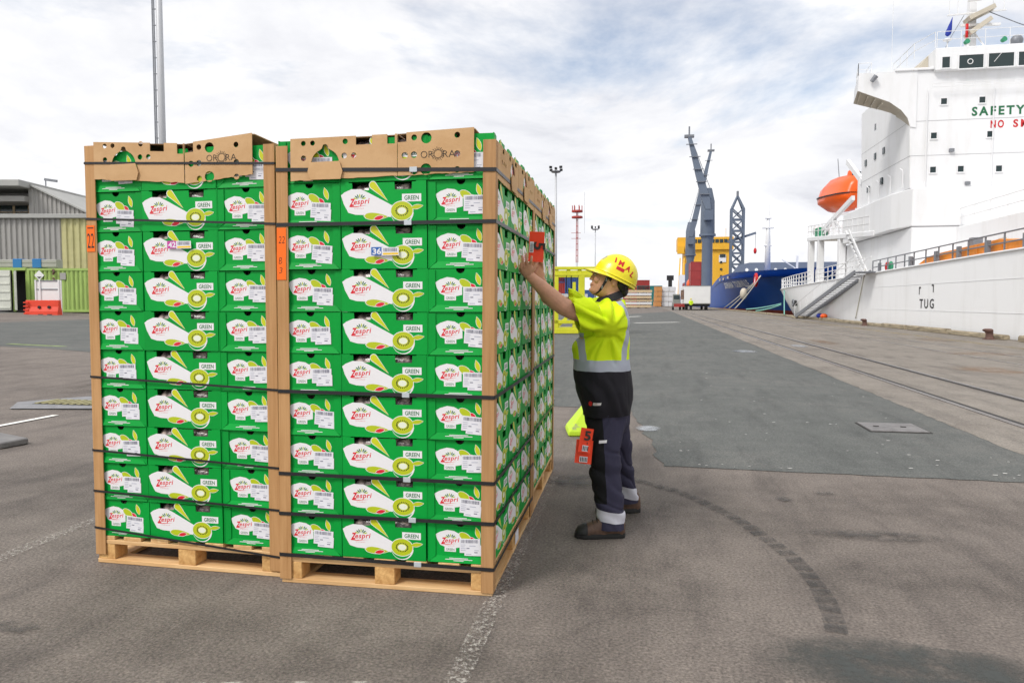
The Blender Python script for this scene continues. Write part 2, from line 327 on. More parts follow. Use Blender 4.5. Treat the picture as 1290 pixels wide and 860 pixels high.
strip('bay_line', -2.2, 2.02, -.8, 2.30, .05, 'paint_faint')
strip('road_line', -.75, 45.2, 1.95, 47.4, .5, 'paint_white', .012)
strip('road_line', 3.3, 58, 5.6, 90, .22, 'paint_worn', .014)
strip('road_line', 4.4, 32, 5.3, 60, .16, 'paint_worn', .014)
strip('road_line', -2.8, 60, -.6, 66, .5, 'paint_white', .012)
strip('road_line', -9, 11.8, -2.2, 14.6, .09, 'paint_faint', .012)
strip('road_line', 10.2, 10, 10.0, 80, .25, 'paint_yellow', .014)
strip('road_line', 9.2, 8, 9.1, 60, .12, 'paint_faint', .014)
for a_ in ((6.4, 15.2, 1.4, 2.2), (8.2, 20, 2.2, 1.5), (9.6, 27, 1.0, 3), (5.6, 25, .7, 4)):
    sheet('rust_stain', ell(a_[0], a_[1], a_[2] / 2, a_[3] / 2, 18), .0125, 'rust')
# paint flecks on the grey asphalt
fl = MB()
for i in range(70):
    x_, y_ = random.uniform(.3, 3.0), 5.9 + random.random() ** 2 * 14; s_ = random.uniform(.005, .017) * (1.8 if random.random() < .1 else 1)
    b = len(fl.v); an = random.random() * 6; kk = random.randint(4, 6)
    fl.add([(x_ + s_ * random.uniform(.5, 1) * cos(an + 6.28 * j / kk) * 1.6, y_ + s_ * random.uniform(.5, 1) * sin(an + 6.28 * j / kk), .0085) for j in range(kk)], [tuple(range(kk))])
M['fleck'] = mat('fleck', (.62, .61, .58), .8)
stuff(tag(fl.build('paint_flecks', 'fleck', recalc=False), 'scattered chips of white paint on the grey asphalt', 'paint flecks'))
# arc of tyre tread left across the foreground
tr = [(-.22, 5.46), (-.075, 5.349), (.25, 5.027), (.511, 4.552), (.643, 4.192), (.743, 3.828), (.78, 3.469), (.77, 3.166), (.738, 2.942)]
def crom(ps, n):
    o = []
    for i in range(len(ps) - 1):
        p0, p1, p2, p3 = [Vector(ps[max(0, min(len(ps) - 1, j))]) for j in (i - 1, i, i + 1, i + 2)]
        for k in range(n):
            t = k / n; o.append(.5 * ((2 * p1) + (p2 - p0) * t + (2 * p0 - 5 * p1 + 4 * p2 - p3) * t * t + (3 * p1 - p0 - 3 * p2 + p3) * t ** 3))
    return o + [Vector(ps[-1])]
cp = crom(tr, 14); mk = MB(); acc = 0; step = .085
pts = [cp[0]]
for p_ in cp[1:]:
    if (p_ - pts[-1]).length >= step: pts.append(p_)
for i in range(len(pts) - 1):
    a_, b_ = pts[i], pts[i + 1]; d_ = (b_ - a_).normalized(); nn = Vector((-d_.y, d_.x)) * (.042 + random.uniform(-.006, .006)); b2 = a_ + (b_ - a_) * random.uniform(.74, .86)
    mk.add([(*(a_ - nn), .0075), (*(b2 - nn), .0075), (*(b2 + nn), .0075), (*(a_ + nn), .0075)], [(0, 1, 2, 3)])
struct(mk.build('tyre_track', 'tyre', recalc=False))
cx_ = [(-1.6, 7.6), (-.9, 7.0), (-.45, 6.2)]
for (x_, y_, a_, b_, m_) in ((-2.48, 2.45, .13, .07, 'oil'), (-.45, 5.25, .3, .25, 'oil'), (1.25, 4.3, .45, .12, 'oil'), (.9, 5.0, .07, .07, 'oil'), (1.2, 5.2, .09, .06, 'oil')):
    sheet('oil_stain', ell(x_, y_, a_, b_, 20), .0082, m_)
for (x_, y_, a_, b_) in ((.02, 7.55, .13, .26), (2.5, 19.9, .34, .8), (4.45, 22.6, .25, 1.0)):
    sheet('puddle', [(x_ + a_ * cos(t) * (1 + .25 * sin(3 * t + x_)), y_ + b_ * sin(t) * (1 + .2 * cos(2 * t))) for t in [6.283 * i / 22 for i in range(22)]], .0105, 'wet')
# steel cover plate
pl = thing('access_cover', 'rectangular steel access cover let into the grey asphalt', 'cover', (2.5, 8.06, .004))
MB().box(-.27, -.26, 0, .27, .26, .014).build('cover_plate', 'steel_plate', pl, bevel=.004)
for s_ in (-1, 1): MB().box(-.05 + s_ * .13, -.015, .014, .0 + s_ * .13, .015, .020).build('lifting_slot', 'groove', pl)
MB().box(-.29, -.28, 0, .29, .28, .006).build('cover_frame', 'groove', pl)
# loose plate at the left edge, drain channel
lp = MB(); lp.prism([(-6.9, 5.1), (-5.62, 5.46), (-5.58, 5.72), (-6.1, 5.92), (-7.2, 5.7)], 'z', .0, .06)
tag(lp.build('road_plate', 'steel_plate', bevel=.01), 'thick dark steel road plate lying at the left edge of the yard', 'steel plate')
dr = thing('drain_channel', 'drain channel with yellowish grating in a pale concrete surround', 'drain', (-7.2, 8.1, .012 + gz(-7.2)), 0)
MB().add([(-.75, -.1, .006), (-.35, -.62, .006), (6, -.62 + 1.2, .004), (6, .55 + 1.0, .004), (-.3, .55, .006)], [(0, 1, 2, 3, 4)]).build('surround', 'pale_conc', dr, recalc=False)
MB().box(-.42, -.22, -.05, 3.2, .18, .009).build('channel', 'groove', dr)
for i in range(34): MB().box(-.40 + i * .1, -.2, .008, -.345 + i * .1, .16, .020).build('grating_bar', 'grate', dr)
strip('bay_line', -16, 15.9, -9, 15.7, .22, 'moss', .012)
# ---------------------------------------------------------------- quay edge: kerb timbers, bollards, wall and water
struct(MB().box(11.98, -20, -4, 12.28, 600, .02).build('quay_wall', 'apron'))
kb = thing('quay_kerb', 'weathered timber kerb beams along the edge of the quay', 'kerb', (12.0, 0, .02))
yy = 14.
while yy < 160:
    L_ = random.uniform(3.4, 5.2) if yy < 75 else 7
    gap = 1.1 if abs(yy + L_ - 27.2) < 3 and yy < 27 else random.choice((.08, .15, .35))
    b = MB(); h_ = .17 + random.uniform(-.02, .03)
    b.prism([(-.13, 0), (.13, 0), (.13, h_ - .05), (.09, h_), (-.09, h_), (-.13, h_ - .05)], 'y', yy, yy + L_)
    b.build('beam', 'wood_kerb', kb, loc=(random.uniform(-.03, .03), 0, 0), rot=random.uniform(-.002, .002) * 0)
    yy += L_ + gap
M['bollard'] = mat('bollard', (.14, .075, .06), .75, .1, var=.5, vscale=6, bump=.4, bscale=30)
for (y_, lab) in ((27.7, 'rusty iron bollard beside the white hull, nearest on the quay'), (42.4, 'rusty iron bollard beside the white hull, farther from the camera')):
    b = thing('mooring_bollard', lab, 'bollard', (11.62, y_, 0), 0, 'bollards along the quay')
    q = MB(); q.loft([[(r_ * cos(t) + ox, r_ * sin(t), z_) for t in [2 * pi * j / 14 for j in range(14)]] for (r_, z_, ox) in ((.15, .006, 0), (.14, .05, 0), (.12, .09, 0), (.115, .22, 0), (.13, .27, -.02), (.16, .30, -.05), (.16, .35, -.06), (.10, .38, -.05))])
    q.build('post', 'bollard', b, smooth=1.0)
    MB().cyl(0, 0, .004, .03, .21, 14).build('base_flange', 'bollard', b)
M['water'] = mat('water', (.05, .09, .10), .12, bump=.5, bscale=1.5)
struct(MB().add([(12.2, -200, -2.6), (4000, -200, -2.6), (4000, 5000, -2.6), (12.2, 5000, -2.6)], [(0, 1, 2, 3)]).build('water', 'water', recalc=False))
# ================================================================ PALLETS OF KIWIFRUIT
M['kraft'] = mat('kraft', '#cba578', .85, col2='#b88f60', vscale=4, v2=(.45, .75), bump=.12, bscale=40)
M['kraft_post'] = mat('kraft_post', '#bd9160', .7, col2='#a57848', vscale=6, v2=(.4, .72), stretch=(7, 7, .35), bump=.12, bscale=25)
M['kraft_in'] = mat('kraft_in', '#a98356', .9)
M['green'] = mat('green', (.0, .315, .040), .48, var=.06, vscale=5, bump=.05, bscale=16, spec=.22)
M['green_edge'] = mat('green_edge', (.001, .20, .026), .5)
M['pwhite'] = mat('pwhite', (.80, .79, .80), .45); M['pred'] = mat('pred', (.68, .015, .03), .45)
M['plime'] = mat('plime', (.46, .54, .008), .45); M['plime2'] = mat('plime2', (.58, .62, .012), .45); M['pdark'] = mat('pdark', (.003, .14, .03), .45)
M['pseed'] = mat('pseed', (.02, .05, .012), .5); M['pcore'] = mat('pcore', (.78, .82, .66), .5)
M['paper'] = mat('paper', (.76, .76, .80), .7, var=.05, vscale=20); M['ink'] = mat('ink', (.10, .10, .16), .7); M['ink_grey'] = mat('ink_grey', (.45, .46, .54), .7)
M['liner'] = mat('liner', (.05, .036, .036), .25, col2=(.60, .47, .42), vscale=22, v2=(.44, .66), spec=.6, bump=.5, bscale=40)
M['wood'] = mat('wood', '#e2be8c', .75, col2='#c99a62', vscale=5, v2=(.35, .7), stretch=(.6, 7, 7), bump=.15, bscale=50)
M['wood_y'] = mat('wood_y', '#dfb985', .75, col2='#c49258', vscale=5, v2=(.35, .7), stretch=(7, .6, 7), bump=.15, bscale=50)
M['wood_end'] = mat('wood_end', '#e0b475', .8, col2='#b07d44', vscale=22, v2=(.35, .7), bump=.4, bscale=90)
M['strap'] = mat('strap', (.018, .018, .020), .38); M['seal'] = mat('seal', (.55, .60, .63), .35, .2)
M['print_black'] = mat('print_black', (.03, .025, .02), .7); M['print_soft'] = mat('print_soft', (.20, .13, .07), .8)
def tint(m, k):
    t = m.node_tree; p_ = t.nodes['Principled BSDF']; src = p_.inputs['Base Color'].links[0].from_socket; oi = t.nodes.new('ShaderNodeObjectInfo'); mr = t.nodes.new('ShaderNodeMapRange'); mr.inputs[3].default_value = 1 - k; mr.inputs[4].default_value = 1 + k
    hs = t.nodes.new('ShaderNodeHueSaturation'); t.links.new(oi.outputs['Random'], mr.inputs[0]); t.links.new(mr.outputs[0], hs.inputs['Value']); t.links.new(src, hs.inputs['Color']); t.links.new(hs.outputs[0], p_.inputs['Base Color'])
for k_, a_ in (('green', .09), ('kraft', .06), ('kraft_post', .10), ('wood', .10), ('wood_y', .12), ('wood_end', .12)): tint(M[k_], a_)
BH = .1886
# ---- carton walls: one mesh; x = long side (400), y = depth (300), front -y, printed end -x
LX, LY = .1985, .1485
bd = MB(); T = .004
def notch_top(x0, x1, w, d_): return w
long_out = [(-LX, 0), (LX, 0), (LX, BH - .001)] + [(LX - .045, BH - .001), (LX - .047, BH - .005), (.134, BH - .005), (.132, BH - .037), (.055, BH - .037), (.053, BH - .005), (-.063, BH - .005), (-.065, BH - .037), (-.142, BH - .037), (-.144, BH - .005), (-LX + .04, BH - .005), (-LX + .038, BH - .001)] + [(-LX, BH - .001)]
for sy in (-1, 1):
    q = curve_mesh([long_out if sy < 0 else [(-LX, 0), (LX, 0), (LX, BH - .0003), (-LX, BH - .0003)]], T / 2)
    bd.addm([(v[0], sy * (LY - T / 2) + v[2], v[1]) for v in q.v], q.f, [0] * len(q.f))
arc = [(.020 * cos(t), BH - .002 - .020 * sin(t)) for t in [pi * i / 10 for i in range(11)]]
end_out = [(-LY + T, 0), (LY - T, 0), (LY - T, BH - .002)] + arc + [(-LY + T, BH - .002)]
for sx_ in (-1, 1):
    q = curve_mesh([end_out], T / 2)
    bd.addm([(sx_ * (LX - .006 - T / 2) + v[2], v[0], v[1]) for v in q.v], q.f, [0] * len(q.f))
    # side flaps (proud of the panel) and slanting foot flange
    for s2 in (-1, 1):
        a_, b_ = s2 * (LY - T), s2 * (LY - .036)
        q = curve_mesh([[(a_, .002), (b_, .030), (b_, BH - .006), (a_, BH - .006)][:: s2]], .0022)
        bd.addm([(sx_ * (LX - .0035) + v[2], v[0], v[1]) for v in q.v], q.f, [0] * len(q.f))
    X = sx_ * LX
    w = [(X - sx_ * .0035, 0), (X + sx_ * .0015, .0005), (X - sx_ * .0055, .030), (X - sx_ * .008, .030)]
    bd.add([(p[0], -LY + .006 + (.03 if p[1] > .02 else 0), p[1]) for p in w] + [(p[0], LY - .006 - (.03 if p[1] > .02 else 0), p[1]) for p in w], [(0, 1, 5, 4), (1, 2, 6, 5), (2, 3, 7, 6), (0, 3, 2, 1), (4, 5, 6, 7)], 0)
bd.add([(-LX + .007, -LY + .002, .0008), (LX - .007, -LY + .002, .0008), (LX - .007, LY - .002, .0008), (-LX + .007, LY - .002, .0008)], [(0, 1, 2, 3)], 0)
CARTON = bd.mesh('carton_body', ['green'], bevel=0)
# fruit in its dark plastic liner, bulging up behind the hand holes
ln = MB(); rings = []
for i in range(9):
    ph = -.9 + 2.35 * i / 8; rr = max(0, cos(ph)) ** .22; z_ = .104 + .080 * math.copysign(abs(sin(ph)) ** .6, sin(ph)); ring = []
    for j in range(28):
        t = 2 * pi * j / 28; c_, s_ = cos(t), sin(t); k = 1 / max(abs(c_), abs(s_)) ** .82
        nz = noise.noise(Vector((c_ * 5 + 3, s_ * 5, i * .9))) * .012
        ring.append(((LX - .022 + nz) * c_ * k * rr, (LY - .008 + nz * .5) * s_ * k * rr, z_ + nz * .6))
    rings.append(ring)
ln.loft(rings); LINER = ln.mesh('liner', ['liner'], smooth=True)
# ---- flat printing: long panel (units mm from the lower left corner)
PM = ['pwhite', 'pred', 'plime', 'plime2', 'pdark', 'pseed', 'pcore', 'green']
def zespri(b, x0, y0, w, z):
    """red script logo over a fan of leaves"""
    zt = text('Z', 1, .05, .28); et = text('espri', 1, .022, .24, 1., 1.10)
    kz = w * .31 / width(zt); ke = w * .86 / width(et)
    b.merge(zt, Matrix.Translation((x0, y0 - .02 * w, z)) @ Matrix.Diagonal((kz, w * .34, 1, 1)), 1)
    b.merge(et, Matrix.Translation((x0 + w * .235, y0 + .03 * w, z)) @ Matrix.Rotation(.06, 4, 'Z') @ Matrix.Diagonal((ke, w * .27, 1, 1)), 1)
    poly(b, [(x0 - w * .02, y0 - w * .035), (x0 + w * .3, y0 - w * .06), (x0 + w * 1.0, y0 - w * .01), (x0 + w * .35, y0 - w * .10), (x0 + .02 * w, y0 - w * .09)], z, 1)
    kt = text('KIWIFRUIT', w * .055, .0, 0, 1.15, 1.3); b.merge(kt, Matrix.Translation((x0 + w * .27, y0 - w * .19, z)), 1)
    cx_, cy_ = x0 + w * .56, y0 + w * .27
    for i, a_ in enumerate((-72, -48, -24, 0, 24, 48, 72)):
        t = R(90 - a_); poly(b, leaf(cx_ + .10 * w * cos(t), cy_ + .06 * w * sin(t), cx_ + .36 * w * cos(t), cy_ + .29 * w * sin(t), w * .033, 6, .6), z, (2, 4, 4, 2, 4, 4, 2)[i])
def drop(x0, y0, x1, y1, r_, n=14):
    a = Vector((x0, y0)); b_ = Vector((x1, y1)); d_ = (b_ - a).normalized(); t0 = math.atan2(d_.y, d_.x); c_ = a + d_ * r_
    return [(c_.x + r_ * cos(t0 + t), c_.y + r_ * sin(t0 + t)) for t in [R(78) + R(204) * i / n for i in range(n + 1)]] + [(x1, y1)]
def long_print():
    b = MB()
    poly(b, [(4, 132), (20, 144), (53, 157), (98, 156), (134, 140), (243, 84), (250, 60), (236, 34), (195, 40), (130, 44), (70, 47), (38, 56), (16, 95)], 0, 0)
    zespri(b, 43, 88, 88, .3)
    a = drop(143, 183, 222, 104, 15); poly(b, grow(a, 3), .25, 0); poly(b, a, .5, 3)
    a = leaf(112, 41, 222, 36, 15, 12, .36); poly(b, grow(a, 3.2), .5, 0); poly(b, a, .75, 2)
    a = leaf(158, 27, 203, 37, 8.5, 10, .5); poly(b, grow(a, 2.2), .95, 0); poly(b, a, 1.15, 1)
    k = (287, 60)
    poly(b, ell(k[0] + 1, k[1] - 4, 53, 55, 32, 0, R(-172), R(-4), True), .3, 0)      # pale skin rim
    poly(b, ell(k[0] - 2, k[1] - 3, 49, 52, 32, 0, R(-170), R(-28), True), .5, 7)
    poly(b, [(k[0] + x_, k[1] + y_) for x_, y_ in ell(0, 0, 53, 43, 32)], .65, 0); poly(b, [(k[0] + x_, k[1] + y_) for x_, y_ in ell(0, 0, 50, 40, 32)], .8, 2)
    poly(b, ell(k[0], k[1], 33, 26, 28), .95, 3); poly(b, ell(k[0], k[1], 20, 14, 16), 1.35, 6)
    for i in range(20):
        t = 2 * pi * i / 20; poly(b, leaf(k[0] + 21 * cos(t), k[1] + 15.5 * sin(t), k[0] + 32 * cos(t), k[1] + 24.5 * sin(t), 3.0, 4, .6), 1.15, 5)
    a = leaf(330, 72, 383, 80, 9, 10, .45); poly(b, grow(a, 2), .5, 0); poly(b, a, .75, 2)
    poly(b, [(288, 99), (376, 99), (376, 132), (288, 132)], .3, 0)
    t = text('GREEN', 19, .022); b.merge(t, Matrix.Translation((299, 106, .5)) @ Matrix.Diagonal((66 / width(t), 1, 1, 1)), 4)
    return b
def end_print():
    b = MB()
    poly(b, [(36, 128), (58, 141), (90, 151), (122, 147), (150, 132), (158, 112), (158, 74), (120, 66), (88, 68), (58, 80), (44, 104)], 0, 0)
    zespri(b, 62, 90, 78, .3)
    a = leaf(146, 138, 210, 98, 16, 12, .4); poly(b, grow(a, 2.5), .3, 0); poly(b, a, .5, 2)
    a = leaf(196, 122, 222, 96, 8, 10, .5); poly(b, grow(a, 2), .7, 0); poly(b, a, .9, 1)
    a = leaf(222, 168, 238, 116, 10, 10, .55); poly(b, grow(a, 2), .3, 0); poly(b, a, .5, 3)
    poly(b, [(78, 50), (130, 50), (130, 71), (78, 71)], .25, 0)
    t = text('GREEN', 11, .01); b.merge(t, Matrix.Translation((85, 55, .5)) @ Matrix.Diagonal((38 / width(t), 1, 1, 1)), 4)
    for i, (x0, x1) in enumerate(((100, 186), (82, 206), (120, 166))): poly(b, [(x0, 20 - i * 5.5), (x1, 20 - i * 5.5), (x1, 22.6 - i * 5.5), (x0, 22.6 - i * 5.5)], .3, 0)
    return b
def seat(b, W_, face):
    r = MB(); o_ = .0006
    if face == 'long': vs_ = [(v[0] / 1000 - W_ / 2, -LY - o_ - v[2] * .00018, v[1] / 1000) for v in b.v]
    else: vs_ = [(-LX + .006 - o_ - v[2] * .00018 + (-.0048 * (1 - v[1] / 30) - .0025 if v[1] < 30 else 0), -(v[0] / 1000 - W_ / 2), v[1] / 1000) for v in b.v]
    r.addm(vs_, b.f, b.m); return r
LONGP = seat(long_print(), .4, 'long').mesh('printed_panel', PM, recalc=False)
ENDP = seat(end_print(), .3, 'end').mesh('printed_end', PM, recalc=False)
def label_mesh(seed):
    rg = random.Random(seed); b = MB()
    poly(b, [(0, 2), (100, 0), (101, 70), (1, 72)], 0, 0); poly(b, [(22, -12), (103, -13), (104, 40), (24, 38)], .4, 0)
    x_ = 8
    while x_ < 92:
        w_ = rg.choice((1, 1.6, 2.4)); poly(b, [(x_, 50), (x_ + w_, 50), (x_ + w_, 66), (x_, 66)], .9, 1); x_ += w_ + rg.choice((1.2, 1.8, 2.6))
    for i in range(4): poly(b, [(6, 40 - i * 9), (6 + rg.uniform(14, 30), 40 - i * 9), (6 + 20, 43 - i * 9), (6, 43 - i * 9)], .9, 2)
    for (a_, b_, c_) in ((48, 34, 30), (70, 12, 22), (70, 2, 16), (34, 22, 14), (30, -6, 26)): poly(b, [(a_, b_), (a_ + c_, b_), (a_ + c_, b_ + 4), (a_, b_ + 4)], .9, 2 if c_ > 16 else 1)
    r = MB(); r.addm([(-LX + .006 - .0022 - v[2] * .0004, -(v[0] / 1000 * .95 + .155 - .15), v[1] / 1000 * .95 + .045) for v in b.v], b.f, b.m)
    return r.mesh('shipping_label', ['paper', 'ink', 'ink_grey'], recalc=False)
LABELS = [label_mesh(i) for i in range(3)]
# ---- the three pallets
class Pal: pass
def pal(corner, rot, lean, name):
    p = Pal(); p.c = corner; p.r = rot; p.lean = lean; p.name = name; return p
PR = pal((-.664, 3.099), R(.78), .0074, 'near right'); PL = pal((-1.7013, 3.1395), R(-1.0), .0018, 'left'); PB = pal((-.682, 4.335), R(1.2), .004, 'far')
def W3(p, u, v, z): return Vector((p.c[0] - u * cos(p.r) - v * sin(p.r) + p.lean * z, p.c[1] - u * sin(p.r) + v * cos(p.r), z))
def layer(k): return .14 + k * BH + .0006 * k * (k - 9)
ordn = ['topmost', 'second', 'third', 'fourth', 'fifth', 'sixth', 'seventh', 'eighth', 'ninth', 'lowest']
def carton(p, u, v, k, rz, end, long_, where, extra=''):
    zs = (layer(k + 1) - layer(k)) / BH
    rw = ordn[9 - k]; rowtxt = rw + ' row' if rw in ('topmost', 'lowest') else rw + ' row from top'
    o = thing('fruit_carton', f'green carton, {rowtxt}, {where}{extra}', 'carton', W3(p, u + random.uniform(-.002, .002), v + random.uniform(-.0025, .007), layer(k) + .0005), p.r + rz + random.uniform(-.008, .008), 'kiwifruit cartons stacked on the pallets')
    o.scale = (1, 1, zs * .9985)
    obj('carton_body', CARTON, o); obj('fruit_liner', LINER, o)
    if long_: obj('printed_panel', LONGP, o)
    if end:
        obj('printed_end', ENDP, o); q = obj('shipping_label', random.choice(LABELS), o)
        q.location = (random.uniform(-.0004, .0002), random.uniform(-.009, .009), random.uniform(-.007, .009)); q.rotation_euler = (random.uniform(-.05, .07), 0, 0)
    return o
for k in range(10):
    for p, nm in ((PL, "left stack"), (PR, "near right stack")):
        ex = ', bearing pink 42' if (p is PL and k == 7) else ', bearing blue 36' if (p is PR and k == 7) else ''
        carton(p, .85, .2, k, pi / 2, True, False, f'left column of {nm} front')
        carton(p, .5, .15, k, 0, False, True, f'middle column of {nm} front', ex)
        carton(p, .15, .2, k, pi / 2, True, p is PR, f'right column of {nm} front')
    for p, js in ((PR, (1, 2)), (PB, (0, 1, 2))):
        for j in js:
            w_ = 'near right stack side' if p is PR else 'far stack side'
            carton(p, .15, .2 + .4 * j, k, pi / 2, False, True, f"{('first', 'middle', 'last')[j]} column on {w_}")
# pallet bases
def pallet(p, lab):
    o = thing('wooden_pallet', lab, 'pallet', W3(p, 0, 0, 0), p.r, 'wooden pallets under the carton stacks')
    B = lambda n, x0, y0, z0, x1, y1, z1, m: MB().box(x0, y0, z0, x1, y1, z1).build(n, m, o, bevel=.002)
    for y0 in (0, .55, 1.1): B('bottom_board', -1.0, y0 + .001, .001, 0, y0 + .099, .021, 'wood')
    for x0 in (-1.0, -.55, -.1):
        for y0 in (0, .55, 1.1): B('block', x0 + .003, y0 + .004, .0215, x0 + .097, y0 + .094, .0985, 'wood_end')
    for y0 in (0, .55, 1.1): B('cross_board', -1.0, y0 + random.uniform(0, .004), .099, 0, y0 + .1, .119, 'wood')
    for i in range(7):
        x0 = -1.0 + i * .1505; B('deck_board', x0, random.uniform(0, .006), .1195, x0 + .098, 1.2, .1385, 'wood_y')
    for x0 in (-1.0, -.1): B('side_board', x0 + .001, .1, .002, x0 + .099, 1.1, .0205, 'wood_y')
    return o
pallet(PL, 'pale wooden pallet under the left stack of cartons'); pallet(PR, 'pale wooden pallet under the near right stack of cartons')
po = pallet(PB, 'pale wooden pallet under the far stack, only its right side showing')
pt = MB().box(-.002, .62, .028, 0, .72, .09); q = pt.build('pallet_ticket', 'paper'); tag(q, 'small white ticket on the side of the near right pallet', 'ticket'); q.location = W3(PR, 0, 0, 0) + Vector((.002, 0, 0)); q.rotation_euler = (0, 0, PR.r)
# corner posts (L-section kraft board)
def post(p, u, v, z0, z1, su, sv, lab, name='corner_post'):
    L_ = .056; t_ = .005; b = MB()
    # L profile with corner at origin; su/sv point along the pallet sides
    pr = [(0, 0), (su * L_, 0), (su * L_, sv * t_), (su * t_, sv * t_), (su * t_, sv * L_), (0, sv * L_)]
    n = len(pr); zz = [z0 + (z1 - z0) * i / 6 for i in range(7)]
    b.loft([[(x_ + p.lean * (z_ - z0) + random.uniform(-.0008, .0008), y_, z_ - z0) for x_, y_ in pr] for z_ in zz])
    o = b.build(name, 'kraft_post', bevel=.0012); o.location = W3(p, u, v, 0) + Vector((p.lean * z0, 0, z0)); o.rotation_euler = (0, 0, p.r)
    return tag(o, lab, 'corner post', 'kraft corner posts')
post(PL, 1.004, -.006, .045, 2.062, 1, 1, 'brown card corner post at the left edge of the left stack')
post(PL, -.006, -.006, .03, 2.03, -1, 1, 'brown card corner post at the right edge of the left stack')
post(PR, 1.006, -.006, .02, 2.005, 1, 1, 'brown card corner post at the left front edge of the near right stack')
post(PR, -.006, -.006, .015, 2.0, -1, 1, 'brown card corner post at the right front corner of the near right stack')
post(PR, -.006, 1.204, .02, 2.0, -1, -1, 'brown card corner post at the back corner of the near right stack')
post(PB, -.006, -.006, .02, 2.0, -1, 1, 'brown card corner post at the front corner of the far stack')
post(PB, -.006, 1.204, .02, 2.0, -1, -1, 'brown card corner post at the back corner of the far stack')
# straps
def strap(p, zl, zr, w, lab, seal=None):
    o = thing('strap', lab, 'strap', W3(p, 0, 0, 0), p.r, 'straps round the pallets')
    b = MB(); e = .0085; cs = []
    def corner(u, v, a0, zz):
        for i in range(4):
            a = a0 + i * pi / 6; r_ = .006
            cs.append((u, v, a, r_, zz))
    X0, X1, Y0, Y1 = -1.0 - e, e, -e, 1.2 + e; r_ = .006; path = []
    for (cx, cy, a0, zz) in ((X0 + r_, Y0 + r_, pi, zl), (X1 - r_, Y0 + r_, 1.5 * pi, zr), (X1 - r_, Y1 - r_, 0, zr + .0), (X0 + r_, Y1 - r_, .5 * pi, zl)):
        for i in range(4):
            a = a0 + i * pi / 6; path.append((cx + r_ * cos(a), cy + r_ * sin(a), zz, cos(a), sin(a)))
    rings = [[(x_ + p.lean * z_, y_, z_ - w / 2), (x_ + c_ * .0012 + p.lean * z_, y_ + s_ * .0012, z_ - w / 2), (x_ + c_ * .0012 + p.lean * z_, y_ + s_ * .0012, z_ + w / 2), (x_ + p.lean * z_, y_, z_ + w / 2)] for x_, y_, z_, c_, s_ in path]
    rings.append(rings[0]); b.loft(rings, 0, False); b.build('band', 'strap', o, merge=True)
    if seal is not None:
        z_ = zl + (zr - zl) * (1 - seal); sb = MB().box(-seal - .017 + p.lean * z_, -e - .0042, z_ - w / 2 - .003, -seal + .017 + p.lean * z_, -e - .0015, z_ + w / 2 + .003)
        sb.build('seal', 'seal', o, bevel=.0008)
    return o
SN = ['topmost', 'second', 'third', 'fourth', 'fifth', 'lowest']
for i, ((zl, zr), s_) in enumerate(zip([(1.90, 1.872), (1.654, 1.652), (.897, .889), (.516, .509), (.329, .329), (.136, .124)], (.36, .385, .395, .39, .365, .34))):
    strap(PR, zl, zr, .0165, f"{SN[i]}{'' if i in (0, 5) else ' from the top'} black strap round the near right stack", s_)
for i, (zl, zr) in enumerate([(1.979, 1.941), (1.71, 1.665), (.937, .894), (.571, .525), (.367, .324), (.182, .099)]):
    strap(PL, zl, zr, .0105, f"{SN[i]}{'' if i in (0, 5) else ' from the top'} thin black strap round the left stack")
for i, z_ in enumerate((1.88, 1.66, .90, .52)):
    strap(PB, z_, z_, .014, f"{('topmost', 'second from the top', 'third from the top', 'lowest')[i]} black strap round the far stack")
